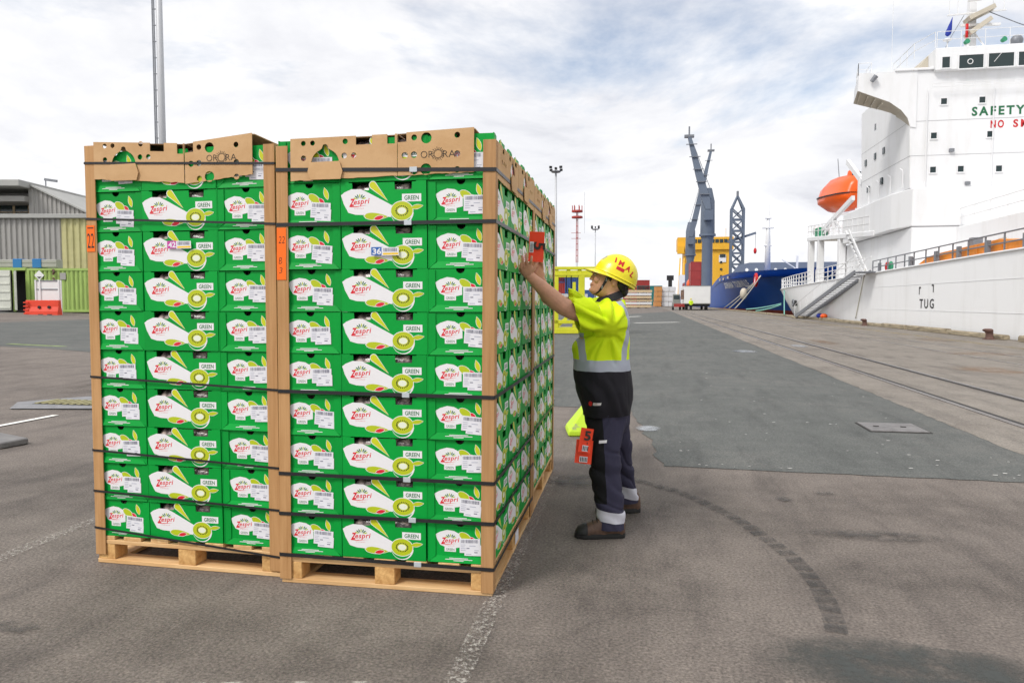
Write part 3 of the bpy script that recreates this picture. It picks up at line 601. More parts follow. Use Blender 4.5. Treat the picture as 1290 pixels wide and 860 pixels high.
# kraft cap sheets folded over the top layer
def circ(x_, y_, r_): return ell(x_, y_, r_, r_, 16)[::-1]
def cap(p, u0, u1, zt0, zt1, zb0, zb1, holes, lab, side='front', tab=None, prints=(), off=0.):
    """front: runs in u along the front face; side: runs in v along the right face; hole coords in metres from the top left"""
    o = thing('cap_sheet', lab, 'cardboard cap', W3(p, 0, 0, 0), p.r, 'cardboard caps over the top cartons')
    W_ = abs(u1 - u0); N_ = 10
    topn = holes.get('notch', [])
    N_ = 22; outline = [(W_ * i / N_, -(zt0 - zb0) * (1 - i / N_) - (zt0 - zb1) * i / N_ + random.uniform(-.0022, .0022)) for i in range(N_ + 1)]
    tp = [(W_ * (1 - i / N_), -(zt0 - zt1) * (1 - i / N_)) for i in range(N_ + 1)]
    top = []
    for (a_, b_, d_) in sorted(topn, reverse=True):
        top += [(b_, 0), (b_, -d_), (a_, -d_), (a_, 0)]
    lineT = lambda x_: -(zt0 - zt1) * x_ / W_
    top = [(x_, y_ + lineT(x_)) for x_, y_ in top]
    loops = [outline + [(W_, lineT(W_))] + top + [(0, 0)]]
    loops += [circ(x_, -y_, r_) for x_, y_, r_ in holes.get('c', [])]
    loops += holes.get('poly', [])
    q = curve_mesh(loops, .0016)
    def place(v, d_):
        if side == 'front': return (-u0 + v[0] + p.lean * (zt0 + v[1]), -.001 - off * .5 - d_ - v[2], zt0 + v[1])
        return (.001 + off * .5 + d_ + v[2] + p.lean * (zt0 + v[1]), u0 + v[0], zt0 + v[1])
    wv = lambda v: 0.
    MB().addm([place(v, .0005 + wv(v) + .003) for v in q.v], q.f, q.m).build('flap', 'kraft', o)
    tpn = MB()
    if side == 'front': tpn.prism([(-.004 - off, zt0 - .004), (.02, zt0 + .001), (1.1, zt0 - .02), (1.1, zt0 - .024), (.02, zt0 - .003), (-.002, zt0 - .008)], 'x', -u0, -u0 + W_)
    else: tpn.prism([(.004 + off, zt0 - .004), (-.02, zt0 + .001), (-.30, zt0 - .02), (-.30, zt0 - .024), (-.02, zt0 - .003), (.002, zt0 - .008)], 'y', u0, u0 + W_)
    sk = (zt1 - zt0) / W_
    tpn.v = [(x_ + p.lean * zt0, y_, z_ + sk * ((x_ + u0) if side == 'front' else (y_ - u0))) for x_, y_, z_ in tpn.v]
    tpn.build('top_panel', 'kraft', o)
    if tab:
        q = curve_mesh([tab], .0016); MB().addm([place(v, .0125) for v in q.v], q.f, q.m).build('strap_tab', 'kraft', o)
    for (mb, x_, y_, m_) in prints:
        MB().addm([place((v[0] + x_, v[1] - y_, v[2]), .0062 + wv((v[0] + x_, v[1] - y_)) - .0002) for v in mb.v], mb.f, mb.m).build('printed_mark', m_, o, recalc=False)
    return o
def arch(x_, yb, r_):
    """mushroom-shaped cut-out with a thumb hole in its crown"""
    a = [(x_ + r_ * cos(t), -yb + r_ * .95 * sin(t)) for t in [pi * i / 14 for i in range(15)]]
    a[6:9] = [(x_ + .016, -yb + r_ * .97), (x_ + .010, -yb + r_ + .014), (x_, -yb + r_ + .018), (x_ - .010, -yb + r_ + .014), (x_ - .016, -yb + r_ * .97)]
    return (a + [(x_ - r_ - .004, -yb - .004), (x_ - r_ - .006, -yb - .028), (x_ - r_ + .016, -yb - .03), (x_ - r_ + .02, -yb - .006), (x_ + r_ - .02, -yb - .006), (x_ + r_ - .014, -yb - .03), (x_ + r_ + .010, -yb - .028), (x_ + r_ + .004, -yb - .004)])
def orora(w):
    b = MB(); q = text('OR', .032, -.012); b.merge(q, Matrix.Diagonal((.056 / width(q), 1, 1, 1)), 0)
    q = text('RA', .032, -.012); b.merge(q, Matrix.Translation((.099, 0, 0)) @ Matrix.Diagonal((.056 / width(q), 1, 1, 1)), 0)
    cx_, cy_ = .0775, .016
    for i in range(18):
        t = 2 * pi * i / 18; ln_ = .028 + .003 * (i % 2); p0 = Vector((cos(t), sin(t))); nn = Vector((-p0.y, p0.x)) * .0011
        b.add([(cx_ + (p0 * .019 - nn).x, cy_ + (p0 * .019 - nn).y, 0), (cx_ + (p0 * ln_ - nn).x, cy_ + (p0 * ln_ - nn).y, 0), (cx_ + (p0 * ln_ + nn).x, cy_ + (p0 * ln_ + nn).y, 0), (cx_ + (p0 * .019 + nn).x, cy_ + (p0 * .019 + nn).y, 0)], [(0, 1, 2, 3)])
    q = curve_mesh([ell(cx_, cy_, .0185, .0185, 24), ell(cx_, cy_, .0165, .0165, 24)]); b.merge(q); return b
ins = text('INSERT STRAP', .016, -.01, .0, .82)
HL = lambda: dict(c=[(.062, .022, .0115), (.106, .022, .0115), (.26, .02, .0125), (.062, .088, .0125), (.255, .082, .013), (.30, .082, .0125)], poly=[arch(.165, .112, .066)])
TAB = [(.095, -.108), (.235, -.106), (.25, -.15), (.24, -.185), (.10, -.185), (.085, -.15)]
def HR(n=True): return dict(c=[(.075, .022, .013), (.13, .026, .024), (.268, .018, .013), (.032, .098, .0145), (.074, .096, .0145), (.268, .098, .0135), (.075, .168, .014), (.128, .16, .025), (.268, .165, .0135)])
h = HL(); h['notch'] = [(.31, .385, .040), (.455, .49, .042)]
cap(PR, .935, .435, 2.035, 2.040, 1.848, 1.858, h, 'brown card cap with arched cut-out on the near right stack, front left', tab=TAB, prints=[(ins, .10, .172, 'print_soft')])
h = HR(); h['notch'] = [(.001, .04, .040)]
cap(PR, .432, .09, 2.042, 2.054, 1.858, 1.863, h, 'brown card cap with black sunburst logo on top of the near right stack', prints=[(orora(1), .105, .112, 'print_black')], off=.002)
h = HL(); h['notch'] = [(.31, .385, .040), (.455, .487, .050)]
cap(PL, .95, .46, 2.078, 2.052, 1.90, 1.868, h, 'brown card cap with arched cut-out on the left stack, front left', tab=[(a_, b_ - .006) for a_, b_ in TAB], prints=[(ins, .10, .172, 'print_soft')], off=.002)
h = HR(); h['notch'] = [(.001, .045, .046)]
cap(PL, .455, .105, 2.052, 2.084, 1.862, 1.895, h, 'brown card cap with black sunburst logo on top of the left stack', prints=[(orora(1), .115, .090, 'print_black')], off=.001)
for p, a_ in ((PR, 'near right'), (PB, 'far')):
    for j in (0, 1):
        h = dict(poly=[arch(.40 if j == 0 else .22, .09, .066)], notch=[(.13, .17, .03), (.30, .345, .03), (.46, .52, .03)] if j == 0 else [(.1, .15, .03), (.33, .38, .03)], c=[(.12, .07, .012), (.165, .07, .012), (.21, .07, .012)] if j == 0 else [(.42, .08, .012), (.47, .08, .012)])
        cap(p, .03 + j * .575, .03 + j * .575 + .57, 2.0 if j == 0 else 2.005, 2.005 if j == 0 else 2.01, 1.84, 1.835, h, f"brown card cap with arched cut-out on the {a_} stack side, {'nearer' if j == 0 else 'farther'} half", side='side', off=.001 * j, tab=[(x_ + (.235 if j == 0 else .055), y_ + .022) for x_, y_ in TAB], prints=[(ins, .33 if j == 0 else .15, .152, 'print_soft')])
# number labels and orange tickets on the stacks
M['orange'] = mat('orange', (.95, .16, .002), .6); M['orange_red'] = mat('orange_red', (.93, .055, .006), .55); M['blue_lab'] = mat('blue_lab', (.02, .12, .42), .5)
M['pink_lab'] = mat('pink_lab', (.55, .05, .34), .5); M['yellow_lab'] = mat('yellow_lab', (.85, .55, .03), .5); M['marker'] = mat('marker', (.10, .012, .0), .6)
def flatlab(p, u, z, name, lab, build, mats, off=.0085):
    b = MB(); build(b); q = MB(); q.addm([(v[0], -off - v[2] * .0004, v[1]) for v in b.v], b.f, b.m)
    o = q.build(name, mats, recalc=False); o.location = W3(p, u, 0, z); o.rotation_euler = (0, 0, p.r); return tag(o, lab, 'label')
def numlab(n):
    def f(b):
        poly(b, [(0, 0), (.052, 0), (.052, .036), (0, .036)], 0, 0); poly(b, [(.048, -.002), (.128, -.001), (.127, .034), (.048, .035)], .2, 1)
        q = text(n, .026, .03); b.merge(q, Matrix.Translation((.006, .005, .5)) @ Matrix.Diagonal((.040 / width(q), 1, 1, 1)), 1)
        poly(b, [(.054, .001), (.125, .002), (.125, .011), (.054, .010)], .5, 2); rg = random.Random(3); x_ = .056
        while x_ < .12:
            w_ = rg.choice((.0012, .002, .003)); poly(b, [(x_, .015), (x_ + w_, .015), (x_ + w_, .031), (x_, .031)], .6, 3); x_ += w_ + rg.choice((.0015, .0025))
    return f
flatlab(PR, .555, layer(7) + .060, 'carton_label', 'blue number label reading 36 beside a barcode, on the near right stack', numlab('36'), ['blue_lab', 'paper', 'yellow_lab', 'ink'], .006)
flatlab(PL, .56, layer(7) + .108, 'carton_label', 'pink number label reading 42 beside a barcode, on the left stack', numlab('42'), ['pink_lab', 'paper', 'yellow_lab', 'ink'], .006)
def t22(b):
    poly(b, [(0, 0), (.046, 0), (.046, .128), (0, .128)], 0, 0); poly(b, [(.006, .112), (.04, .112), (.04, .118), (.006, .118)], .5, 1)
    q = text('22', .075, .0); b.merge(q, Matrix.Translation((.004, .018, .5)) @ Matrix.Diagonal((.038 / width(q), 1, 1, 1)), 1)
flatlab(PL, 1.002, 1.55, 'orange_ticket', 'orange ticket printed 22 on the leftmost corner post', t22, ['orange', 'print_black'])
def t22b(b):
    poly(b, [(0, .10), (.046, .10), (.047, .235), (.002, .235)], 0, 0); poly(b, [(-.001, 0), (.044, 0), (.045, .125), (0, .125)], .4, 0)
    for s_, y_, hh, ww in (('22', .165, .034, .030), ('B', .072, .032, .016), ('3', .030, .028, .017)):
        q = text(s_, hh, -.01, .15); b.merge(q, Matrix.Translation((.010, y_, .8)) @ Matrix.Diagonal((ww / width(q), 1, 1, 1)), 1)
flatlab(PR, 1.004, 1.405, 'orange_ticket', 'orange ticket with handwritten 22 B 3 on the post between the two front stacks', t22b, ['orange', 'marker'])
# ================================================================ THE WORKER
from mathutils.bvhtree import BVHTree
def remesh(mb, voxel, smooth=3, fac=.5):
    me = mb.mesh('tmp', [], recalc=True); o = bpy.data.objects.new('tmp', me); C.objects.link(o)
    md = o.modifiers.new('r', 'REMESH'); md.mode = 'VOXEL'; md.voxel_size = voxel
    s_ = o.modifiers.new('s', 'SMOOTH'); s_.iterations = smooth; s_.factor = fac
    dg = bpy.context.evaluated_depsgraph_get(); r = bpy.data.meshes.new_from_object(o.evaluated_get(dg)); bpy.data.objects.remove(o)
    return r
def finish(me, name, mats, parent, disp=None, cut=None, planes=()):
    bm = bmesh.new(); bm.from_mesh(me); bm.normal_update()
    if disp:
        for v in bm.verts: v.co += v.normal * disp(v.co)
    if cut:
        bmesh.ops.delete(bm, geom=[f for f in bm.faces if cut(f.calc_center_median())], context='FACES')
    for co_, no_, flt in planes:
        fs_ = [f for f in bm.faces if flt(f.calc_center_median())]; es_ = list({e_ for f in fs_ for e_ in f.edges}); vs_ = list({v for f in fs_ for v in f.verts})
        bmesh.ops.bisect_plane(bm, geom=vs_ + es_ + fs_, plane_co=co_, plane_no=no_, clear_outer=True)
    for f in bm.faces: f.smooth = True
    bm.to_mesh(me); bm.free(); me.name = name; me.materials.clear()
    for m_ in mats: me.materials.append(M[m_])
    return obj(name, me, parent)
def oval(cx, cy, cz, a, b, n=28, e=2.3, tilt=0.):
    r = []
    for i in range(n):
        t = 2 * pi * i / n; c_, s_ = cos(t), sin(t)
        x_ = a * math.copysign(abs(c_) ** (2 / e), c_); y_ = b * math.copysign(abs(s_) ** (2 / e), s_)
        r.append((cx + x_, cy + y_, cz + x_ * tilt))
    return r
def blob(mb, c_, r_, n=14, k=9):
    rings = []
    for i in range(1, k):
        ph = -pi / 2 + pi * i / k; rings.append([(c_[0] + r_[0] * cos(ph) * cos(2 * pi * j / n), c_[1] + r_[1] * cos(ph) * sin(2 * pi * j / n), c_[2] + r_[2] * sin(ph)) for j in range(n)])
    mb.loft(rings)
def nodemat(name, fn, rough=.8, spec=.3, bump=0., bscale=30., sheen=0.):
    m = mat(name, (1, 1, 1), rough, spec=spec); t = m.node_tree; p_ = t.nodes['Principled BSDF']; L = t.links.new
    tcn = t.nodes.new('ShaderNodeTexCoord'); sp = t.nodes.new('ShaderNodeSeparateXYZ')
    n0 = t.nodes.new('ShaderNodeTexNoise'); n0.inputs['Scale'].default_value = 9; n0.inputs['Detail'].default_value = 3
    L(tcn.outputs['Object'], n0.inputs['Vector']); sub = t.nodes.new('ShaderNodeVectorMath'); sub.operation = 'MULTIPLY_ADD'; sub.inputs[1].default_value = (.012, 0, .012)
    L(n0.outputs['Color'], sub.inputs[0]); L(tcn.outputs['Object'], sub.inputs[2]); L(sub.outputs[0], sp.inputs[0])
    def op(o_, a, b):
        n = t.nodes.new('ShaderNodeMath'); n.operation = o_
        for i, v in enumerate((a, b)):
            if hasattr(v, 'links'): L(v, n.inputs[i])
            else: n.inputs[i].default_value = v
        return n.outputs[0]
    def mixc(f, a, b):
        n = t.nodes.new('ShaderNodeMix'); n.data_type = 'RGBA'
        L(f, n.inputs[0])
        for i, v in ((6, a), (7, b)):
            if hasattr(v, 'links'): L(v, n.inputs[i])
            else: n.inputs[i].default_value = (*v, 1)
        return n.outputs[2]
    def ramp(v, stops):
        n = t.nodes.new('ShaderNodeValToRGB'); e_ = n.color_ramp.elements
        e_[0].position, e_[0].color = stops[0][0], (stops[0][1],) * 3 + (1,); e_[1].position, e_[1].color = stops[-1][0], (stops[-1][1],) * 3 + (1,)
        for pos, val in stops[1:-1]: k = e_.new(pos); k.color = (val, val, val, 1)
        L(v, n.inputs[0]); return n.outputs[0]
    L(fn(sp.outputs[0], sp.outputs[1], sp.outputs[2], op, mixc, ramp), p_.inputs['Base Color'])
    if bump:
        nb = t.nodes.new('ShaderNodeTexNoise'); nb.inputs['Scale'].default_value = bscale; nb.inputs['Detail'].default_value = 5; L(tcn.outputs['Object'], nb.inputs['Vector'])
        bp = t.nodes.new('ShaderNodeBump'); bp.inputs['Strength'].default_value = bump; bp.inputs['Distance'].default_value = .02; L(nb.outputs[0], bp.inputs['Height']); L(bp.outputs[0], p_.inputs['Normal'])
    return m
def between(op, v, a, b): return op('MULTIPLY', op('GREATER_THAN', v, a), op('LESS_THAN', v, b))
YEL, SIL, BLK, NAVY = (.68, .88, .008), (.40, .43, .50), (.012, .011, .016), (.036, .034, .062)
def shirt_col(x, y, z, op, mixc, ramp):
    c = mixc(op('LESS_THAN', z, .985), YEL, SIL)
    fb = op('MULTIPLY', between(op, op('ADD', x, op('MULTIPLY', op('SUBTRACT', z, .98), .10)), -.150, -.112), op('LESS_THAN', z, 1.135))
    cx = ramp(op('SUBTRACT', z, .6), [(.37, .090), (.45, .095), (.53, .118), (.61, .120), (.67, .100), (.72, .065)])
    bb = op('LESS_THAN', op('ABSOLUTE', op('SUBTRACT', x, op('ADD', cx, .006)), 0), .018)
    c = mixc(fb, c, SIL); c = mixc(bb, c, SIL)
    return mixc(op('LESS_THAN', z, .922), c, BLK)
def trouser_col(x, y, z, op, mixc, ramp):
    pan = op('MULTIPLY', op('LESS_THAN', x, op('ADD', op('MULTIPLY', z, -.03), -.004)), between(op, z, .20, .75))
    c = mixc(pan, NAVY, (.006, .006, .007))
    nb = op('MULTIPLY', op('LESS_THAN', y, .06), between(op, op('ADD', z, op('MULTIPLY', x, .12)), .098, .160))
    fb = op('MULTIPLY', op('GREATER_THAN', y, .06), between(op, op('ADD', z, op('MULTIPLY', x, .25)), .150, .225))
    return mixc(op('MAXIMUM', nb, fb), c, (.60, .60, .66))
M['shirt'] = nodemat('shirt', shirt_col, .75, bump=.25, bscale=14); M['trousers'] = nodemat('trousers', trouser_col, .85, bump=.3, bscale=16)
M['skin'] = mat('skin', (.60, .315, .20), .5, var=.14, vscale=22, bump=.06, bscale=120, spec=.45); M['hair'] = mat('hair', (.010, .008, .008), .45, bump=.5, bscale=90)
M['helmet'] = mat('helmet', (.84, .72, .008), .32, coat=.15, var=.07, vscale=14, bump=.06, bscale=50); M['fabric_black'] = mat('fabric_black', (.016, .014, .018), .8, bump=.2, bscale=40)
M['leather'] = mat('leather', (.10, .055, .035), .55, var=.4, vscale=22, bump=.3, bscale=60); M['rubber'] = mat('rubber', (.016, .016, .015), .6, bump=.2, bscale=60); M['red'] = mat('red', (.55, .008, .010), .5)
M['eye_white'] = mat('eye_white', (.6, .58, .55), .2); M['grey_tape'] = mat('grey_tape', (.16, .17, .17), .6); M['badge'] = mat('badge', (.45, .45, .42), .35, .4); M['lips'] = mat('lips', (.32, .11, .085), .5)
per = thing('person', 'person in yellow hard hat and hi-vis shirt reaching up to the carton stack', 'person', (-.240, 4.247, 0), YAW)
# ---- body: one skinned surface (head, neck, trunk, arms with five-fingered hands, legs)
b = MB()
hd = [(1.330, -.030, .085, .046), (1.352, -.078, .098, .053), (1.368, -.090, .108, .057), (1.392, -.084, .118, .063), (1.415, -.078, .124, .067), (1.440, -.071, .128, .070), (1.463, -.068, .130, .071), (1.491, -.062, .126, .069), (1.523, -.043, .110, .060), (1.548, -.010, .080, .038)]
rings = []
for z_, f_, k_, hw in hd:
    m_, h_ = (f_ + k_) / 2, (k_ - f_) / 2; rr = []
    for i in range(30):
        t = 2 * pi * i / 30; c_, s_ = cos(t), sin(t); nar = 1 - .22 * max(0, -c_) ** 2
        rr.append((m_ + h_ * c_, hw * nar * math.copysign(abs(s_) ** .92, s_), z_))
    rings.append(rr)
b.loft(rings)
b.loft([[(-.062, .006, 1.468), (-.062, -.006, 1.468), (-.073, 0, 1.468)], [(-.06, .011, 1.45), (-.06, -.011, 1.45), (-.083, 0, 1.452)], [(-.06, .017, 1.438), (-.06, -.017, 1.438), (-.0945, 0, 1.4395)], [(-.06, .016, 1.430), (-.06, -.016, 1.430), (-.090, 0, 1.431)]])
blob(b, (-.071, 0, 1.480), (.010, .035, .008)); blob(b, (-.0765, 0, 1.411), (.010, .020, .006)); blob(b, (-.0775, 0, 1.399), (.010, .018, .006)); blob(b, (-.082, 0, 1.374), (.013, .018, .012)); blob(b, (-.052, -.038, 1.435), (.018, .014, .022)); blob(b, (-.052, .038, 1.435), (.018, .014, .022))
for s_ in (-1, 1): blob(b, (.042, s_ * .071, 1.420), (.015, .010, .029)); blob(b, (.050, s_ * .077, 1.428), (.012, .007, .018))
b.loft([oval(.038, 0, 1.26, .062, .066), oval(.034, 0, 1.31, .056, .056), oval(.030, 0, 1.35, .056, .054), oval(.028, 0, 1.40, .06, .055)])
TORSO = [(.664, .016, .140, .178), (.70, .012, .150, .186), (.75, .006, .160, .190), (.80, -.002, .167, .192), (.86, -.010, .168, .190), (.92, -.019, .166, .186), (.98, -.024, .163, .185), (1.05, -.020, .158, .188), (1.13, -.011, .149, .192), (1.20, .000, .134, .190), (1.255, .010, .108, .160), (1.29, .022, .080, .110), (1.315, .030, .064, .072)]
b.loft([oval(c_, 0, z_, a_ * .86, w_ * .86) for z_, c_, a_, w_ in TORSO])
b.loft([oval(.012, 0, .57, .07, .12), oval(.012, 0, .62, .10, .135), oval(.014, 0, .70, .11, .14)])
armN = [(.02, -.14, 1.215), (-.06, -.185, 1.232), (-.14, -.215, 1.245), (-.204, -.232, 1.255), (-.262, -.25, 1.282), (-.30, -.262, 1.312), (-.345, -.28, 1.352), (-.39, -.302, 1.394), (-.428, -.322, 1.429), (-.452, -.340, 1.452)]
b.tube(armN, [.06, .058, .054, .051, .049, .048, .044, .036, .029, .027], 16)
armF = [(.02, .14, 1.225), (-.06, .175, 1.255), (-.15, .17, 1.272), (-.22, .13, 1.285), (-.28, .04, 1.300), (-.335, -.07, 1.335), (-.372, -.17, 1.395), (-.388, -.215, 1.44)]
b.tube(armF, [.06, .058, .054, .05, .048, .043, .033, .028], 16)
def hand(wr, kn, tips, thumb, side, spread, r0=.0088, curl=.010):
    """palm from wrist to knuckles, four fingers with two bends, a thumb leaving the side of the palm"""
    wr, kn = Vector(wr), Vector(kn); d_ = (kn - wr).normalized(); sp = Vector(spread).normalized(); nrm = d_.cross(sp).normalized() * side
    rings = []
    for t, hw, th in ((-.1, .026, .020), (.25, .032, .016), (.6, .038, .015), (1.0, .040, .012), (1.06, .036, .009)):
        c_ = wr.lerp(kn, t); rings.append([tuple(c_ + sp * hw * math.copysign(abs(cos(a)) ** .8, cos(a)) + nrm * th * math.copysign(abs(sin(a)) ** .8, sin(a))) for a in [2 * pi * i / 16 for i in range(16)]])
    b.loft(rings)
    for i, tp in enumerate(tips):
        k0 = kn + sp * (.031 - .0207 * i) - d_ * (.004 if i in (0, 3) else 0); tp = Vector(tp)
        m1 = k0.lerp(tp, .45) + nrm * curl; m2 = k0.lerp(tp, .78) + nrm * curl * .7
        rr = r0 * (.86 if i == 3 else 1)
        b.tube([k0 - d_ * .02, k0, m1, m2, tp], [rr * 1.05, rr * 1.1, rr, rr * .93, rr * .7], 10)
    t0 = wr.lerp(kn, .28) + sp * .028; th = Vector(thumb); b.tube([t0 - sp * .012, t0, t0.lerp(th, .5) + sp * .008, th.lerp(t0, .2), th], [.012, .0125, .0105, .0095, .007], 10)
hand((-.447, -.336, 1.447), (-.470, -.372, 1.492), [(-.434, -.400, 1.546), (-.464, -.420, 1.560), (-.486, -.428, 1.546), (-.491, -.410, 1.508)], (-.408, -.358, 1.522), -1, (.72, -.25, .40), r0=.0078)
hand((-.382, -.214, 1.447), (-.408, -.262, 1.484), [(-.428, -.318, 1.530), (-.438, -.322, 1.518), (-.446, -.318, 1.502), (-.45, -.305, 1.488)], (-.392, -.318, 1.541), 1, (.45, .2, .75))
legN = [(.01, -.10, .62), (-.005, -.125, .50), (-.018, -.15, .36), (-.002, -.18, .24), (.012, -.205, .12), (.015, -.215, .05)]
legF = [(.03, .10, .62), (.07, .125, .50), (.10, .16, .36), (.14, .21, .24), (.175, .25, .12), (.185, .26, .06)]
for lg in (legN, legF): b.tube(lg, [.070, .060, .048, .045, .036, .032], 14)
body = finish(remesh(b, .0034, 2), 'body', ['skin'], per)
# ---- face details
for s_ in (-1, 1):
    e_ = MB(); blob(e_, (-.0615, s_ * .031, 1.4605), (.008, .0115, .0045), 10, 6); o = e_.build('eye', 'eye_white', per, smooth=True)
    i_ = MB(); blob(i_, (-.0665, s_ * .032, 1.4605), (.0045, .005, .0042), 8, 6); i_.build('iris', 'hair', o, smooth=True)
    MB().tube([(-.067, s_ * .018, 1.474), (-.068, s_ * .032, 1.477), (-.058, s_ * .047, 1.473)], [.0022, .003, .0018], 6).build('eyebrow', 'hair', per)
MB().tube([(-.079, .016, 1.4035), (-.0865, .006, 1.4045), (-.0865, -.006, 1.4045), (-.079, -.018, 1.4035), (-.071, -.028, 1.4025)], [.001, .0016, .0016, .0014, .0008], 6).build('mouth', 'lips', per)
h = MB(); blob(h, (.088, 0, 1.425), (.052, .074, .075), 18, 12); blob(h, (.03, 0, 1.475), (.075, .0735, .04), 18, 10); blob(h, (.105, 0, 1.375), (.03, .045, .045), 14, 9); blob(h, (.020, -.0715, 1.447), (.011, .006, .026)); blob(h, (.020, .0715, 1.447), (.011, .006, .026))
finish(remesh(h, .004, 2), 'hair', ['hair'], per, disp=lambda c_: .003 * noise.noise(Vector((c_.x * 60, c_.y * 90, c_.z * 25))))
# ---- shirt
b = MB(); b.loft([oval(c_, 0, z_, a_, w_) for z_, c_, a_, w_ in [(.63, .016, .138, .176)] + TORSO[:-2] + [(1.29, .022, .094, .124), (1.318, .030, .082, .092)]])
b.tube([(.045, -.10, 1.185), (.0, -.155, 1.205), (-.06, -.19, 1.214), (-.13, -.215, 1.229), (-.20, -.232, 1.245), (-.235, -.24, 1.256)], [.10, .100, .094, .089, .086, .086], 22)
b.tube([(.045, .10, 1.195), (.0, .15, 1.222), (-.06, .175, 1.255), (-.13, .175, 1.28), (-.19, .15, 1.30), (-.22, .13, 1.31)], [.10, .095, .085, .078, .074, .073], 22)
def folds(c_):
    ax, az = .0, 1.15; r_ = math.hypot(c_.x - ax, c_.z - az); th = math.atan2(c_.z - az, c_.x - ax)
    f = .0105 * sin(th * 9 + 1.5 * noise.noise(c_ * 6)) * sm(.03, .10, r_) * (1 - sm(.18, .34, r_))
    sl = .0085 * sin((c_.x * .6 + c_.z * 1.2) * 75 + 4 * noise.noise(c_ * 5)) * sm(.02, -.10, c_.x) * sm(1.12, 1.2, c_.z)
    lo = .0085 * sin(c_.x * 34 + c_.z * 16 + 3 * noise.noise(c_ * 4)) * (1 - sm(.80, .95, c_.z))
    cr = lambda a: math.exp(-(sin(a) / .30) ** 2)
    f -= .011 * cr(th * 4.5 + .9 * noise.noise(c_ * 5)) * sm(.04, .10, r_) * (1 - sm(.22, .32, r_)) * sm(.93, .99, c_.z)
    sl -= .009 * cr((c_.x * .45 + c_.z * 1.0) * 42 + 2 * noise.noise(c_ * 6)) * sm(.03, -.06, c_.x) * sm(1.14, 1.2, c_.z)
    lo -= .010 * cr(c_.x * 15 + c_.z * 7 + 1.5 * noise.noise(c_ * 4)) * (1 - sm(.84, .93, c_.z))
    return f * (1 - .8 * sm(.05, .12, c_.x)) + sl + lo + .004 * noise.noise(c_ * 9)
shirt = finish(remesh(b, .0058, 3), 'shirt', ['shirt'], per, folds, cut=lambda c_: c_.x < -.2 and c_.y > .05, planes=[((-.200, -.232, 1.25), (-.958, -.08, -.29), lambda c_: c_.x < -.10 and c_.y < -.12 and c_.z > 1.10), ((0, 0, .658), (.06, 0, -1), lambda c_: c_.z < .8)])
bv = BVHTree.FromPolygons([v.co[:] for v in shirt.data.vertices], [tuple(p_.vertices) for p_ in shirt.data.polygons])
def subd(mb):
    bm = bmesh.new(); vs_ = [bm.verts.new(v) for v in mb.v]
    for f in mb.f:
        try: bm.faces.new([vs_[i] for i in f])
        except ValueError: pass
    bmesh.ops.triangulate(bm, faces=bm.faces); bmesh.ops.subdivide_edges(bm, edges=bm.edges, cuts=2, use_grid_fill=True)
    bm.verts.index_update(); r = MB(); r.add([v.co[:] for v in bm.verts], [tuple(v.index for v in f.verts) for f in bm.faces]); bm.free(); return r
def decal(parent, tree, mb, m_, name, off=.002, org=-1.):
    r = MB()
    for v in mb.v:
        hit = tree.ray_cast(Vector((v[0], org, v[1])), Vector((0, 1, 0)))
        y_ = hit[0].y if hit[0] else 0
        r.v.append((v[0], y_ - off - v[2], v[1]))
    r.f = mb.f; r.m = mb.m; return r.build(name, m_, parent, recalc=False)
cl = MB(); cl.loft([[(.014 + .094 * cos(t), .080 * sin(t), 1.312 + .034 * cos(t) - .012) for t in [2 * pi * i / 26 for i in range(26)]], [(.022 + .082 * cos(t), .071 * sin(t), 1.330 + .030 * cos(t)) for t in [2 * pi * i / 26 for i in range(26)]], [(.030 + .072 * cos(t), .064 * sin(t), 1.352 + .026 * cos(t)) for t in [2 * pi * i / 26 for i in range(26)]], [(.030 + .064 * cos(t), .058 * sin(t), 1.346 + .026 * cos(t)) for t in [2 * pi * i / 26 for i in range(26)]]], 0, False)
cl.build('collar', 'fabric_black', shirt, smooth=True)
lg = MB(); poly(lg, ell(-.098, .735, .010, .014, 14), 0, 0); decal(shirt, bv, subd(lg), ['red'], 'logo_mark', .004); lg = MB(); poly(lg, [(-.085, .726), (-.045, .730), (-.040, .744), (-.083, .742)], 0, 0); decal(shirt, bv, subd(lg), ['pwhite'], 'logo_patch', .004)
lg = MB(); q = text('ISO', .006, 0, .2); lg.merge(q, Matrix.Translation((-.078, .733, .0008)) @ Matrix.Diagonal((.030 / width(q), 1, 1, 1))); decal(shirt, bv, lg, ['red'], 'logo_text', .0055)
# ---- trousers
b = MB(); b.loft([oval(.012, 0, .54, .10, .15), oval(.012, 0, .60, .128, .172), oval(.014, 0, .72, .132, .172), oval(.012, 0, .80, .13, .16)])
b.loft([oval(x_, y_, z_, a_, w_, 22) for x_, y_, z_, a_, w_ in ((.0, -.09, .64, .12, .085), (-.010, -.115, .54, .102, .090), (-.014, -.132, .48, .090, .088), (-.014, -.150, .38, .088, .082), (-.006, -.172, .28, .086, .080), (.008, -.195, .18, .082, .078), (.014, -.212, .09, .078, .076), (.016, -.218, .045, .080, .078))])
b.loft([oval(x_, y_, z_, a_, w_, 22) for x_, y_, z_, a_, w_ in ((.03, .09, .64, .12, .085), (.065, .115, .54, .108, .090), (.085, .135, .46, .098, .088), (.105, .165, .36, .088, .080), (.130, .205, .26, .080, .076), (.158, .238, .16, .074, .072), (.176, .258, .09, .070, .070), (.182, .262, .06, .070, .070))])
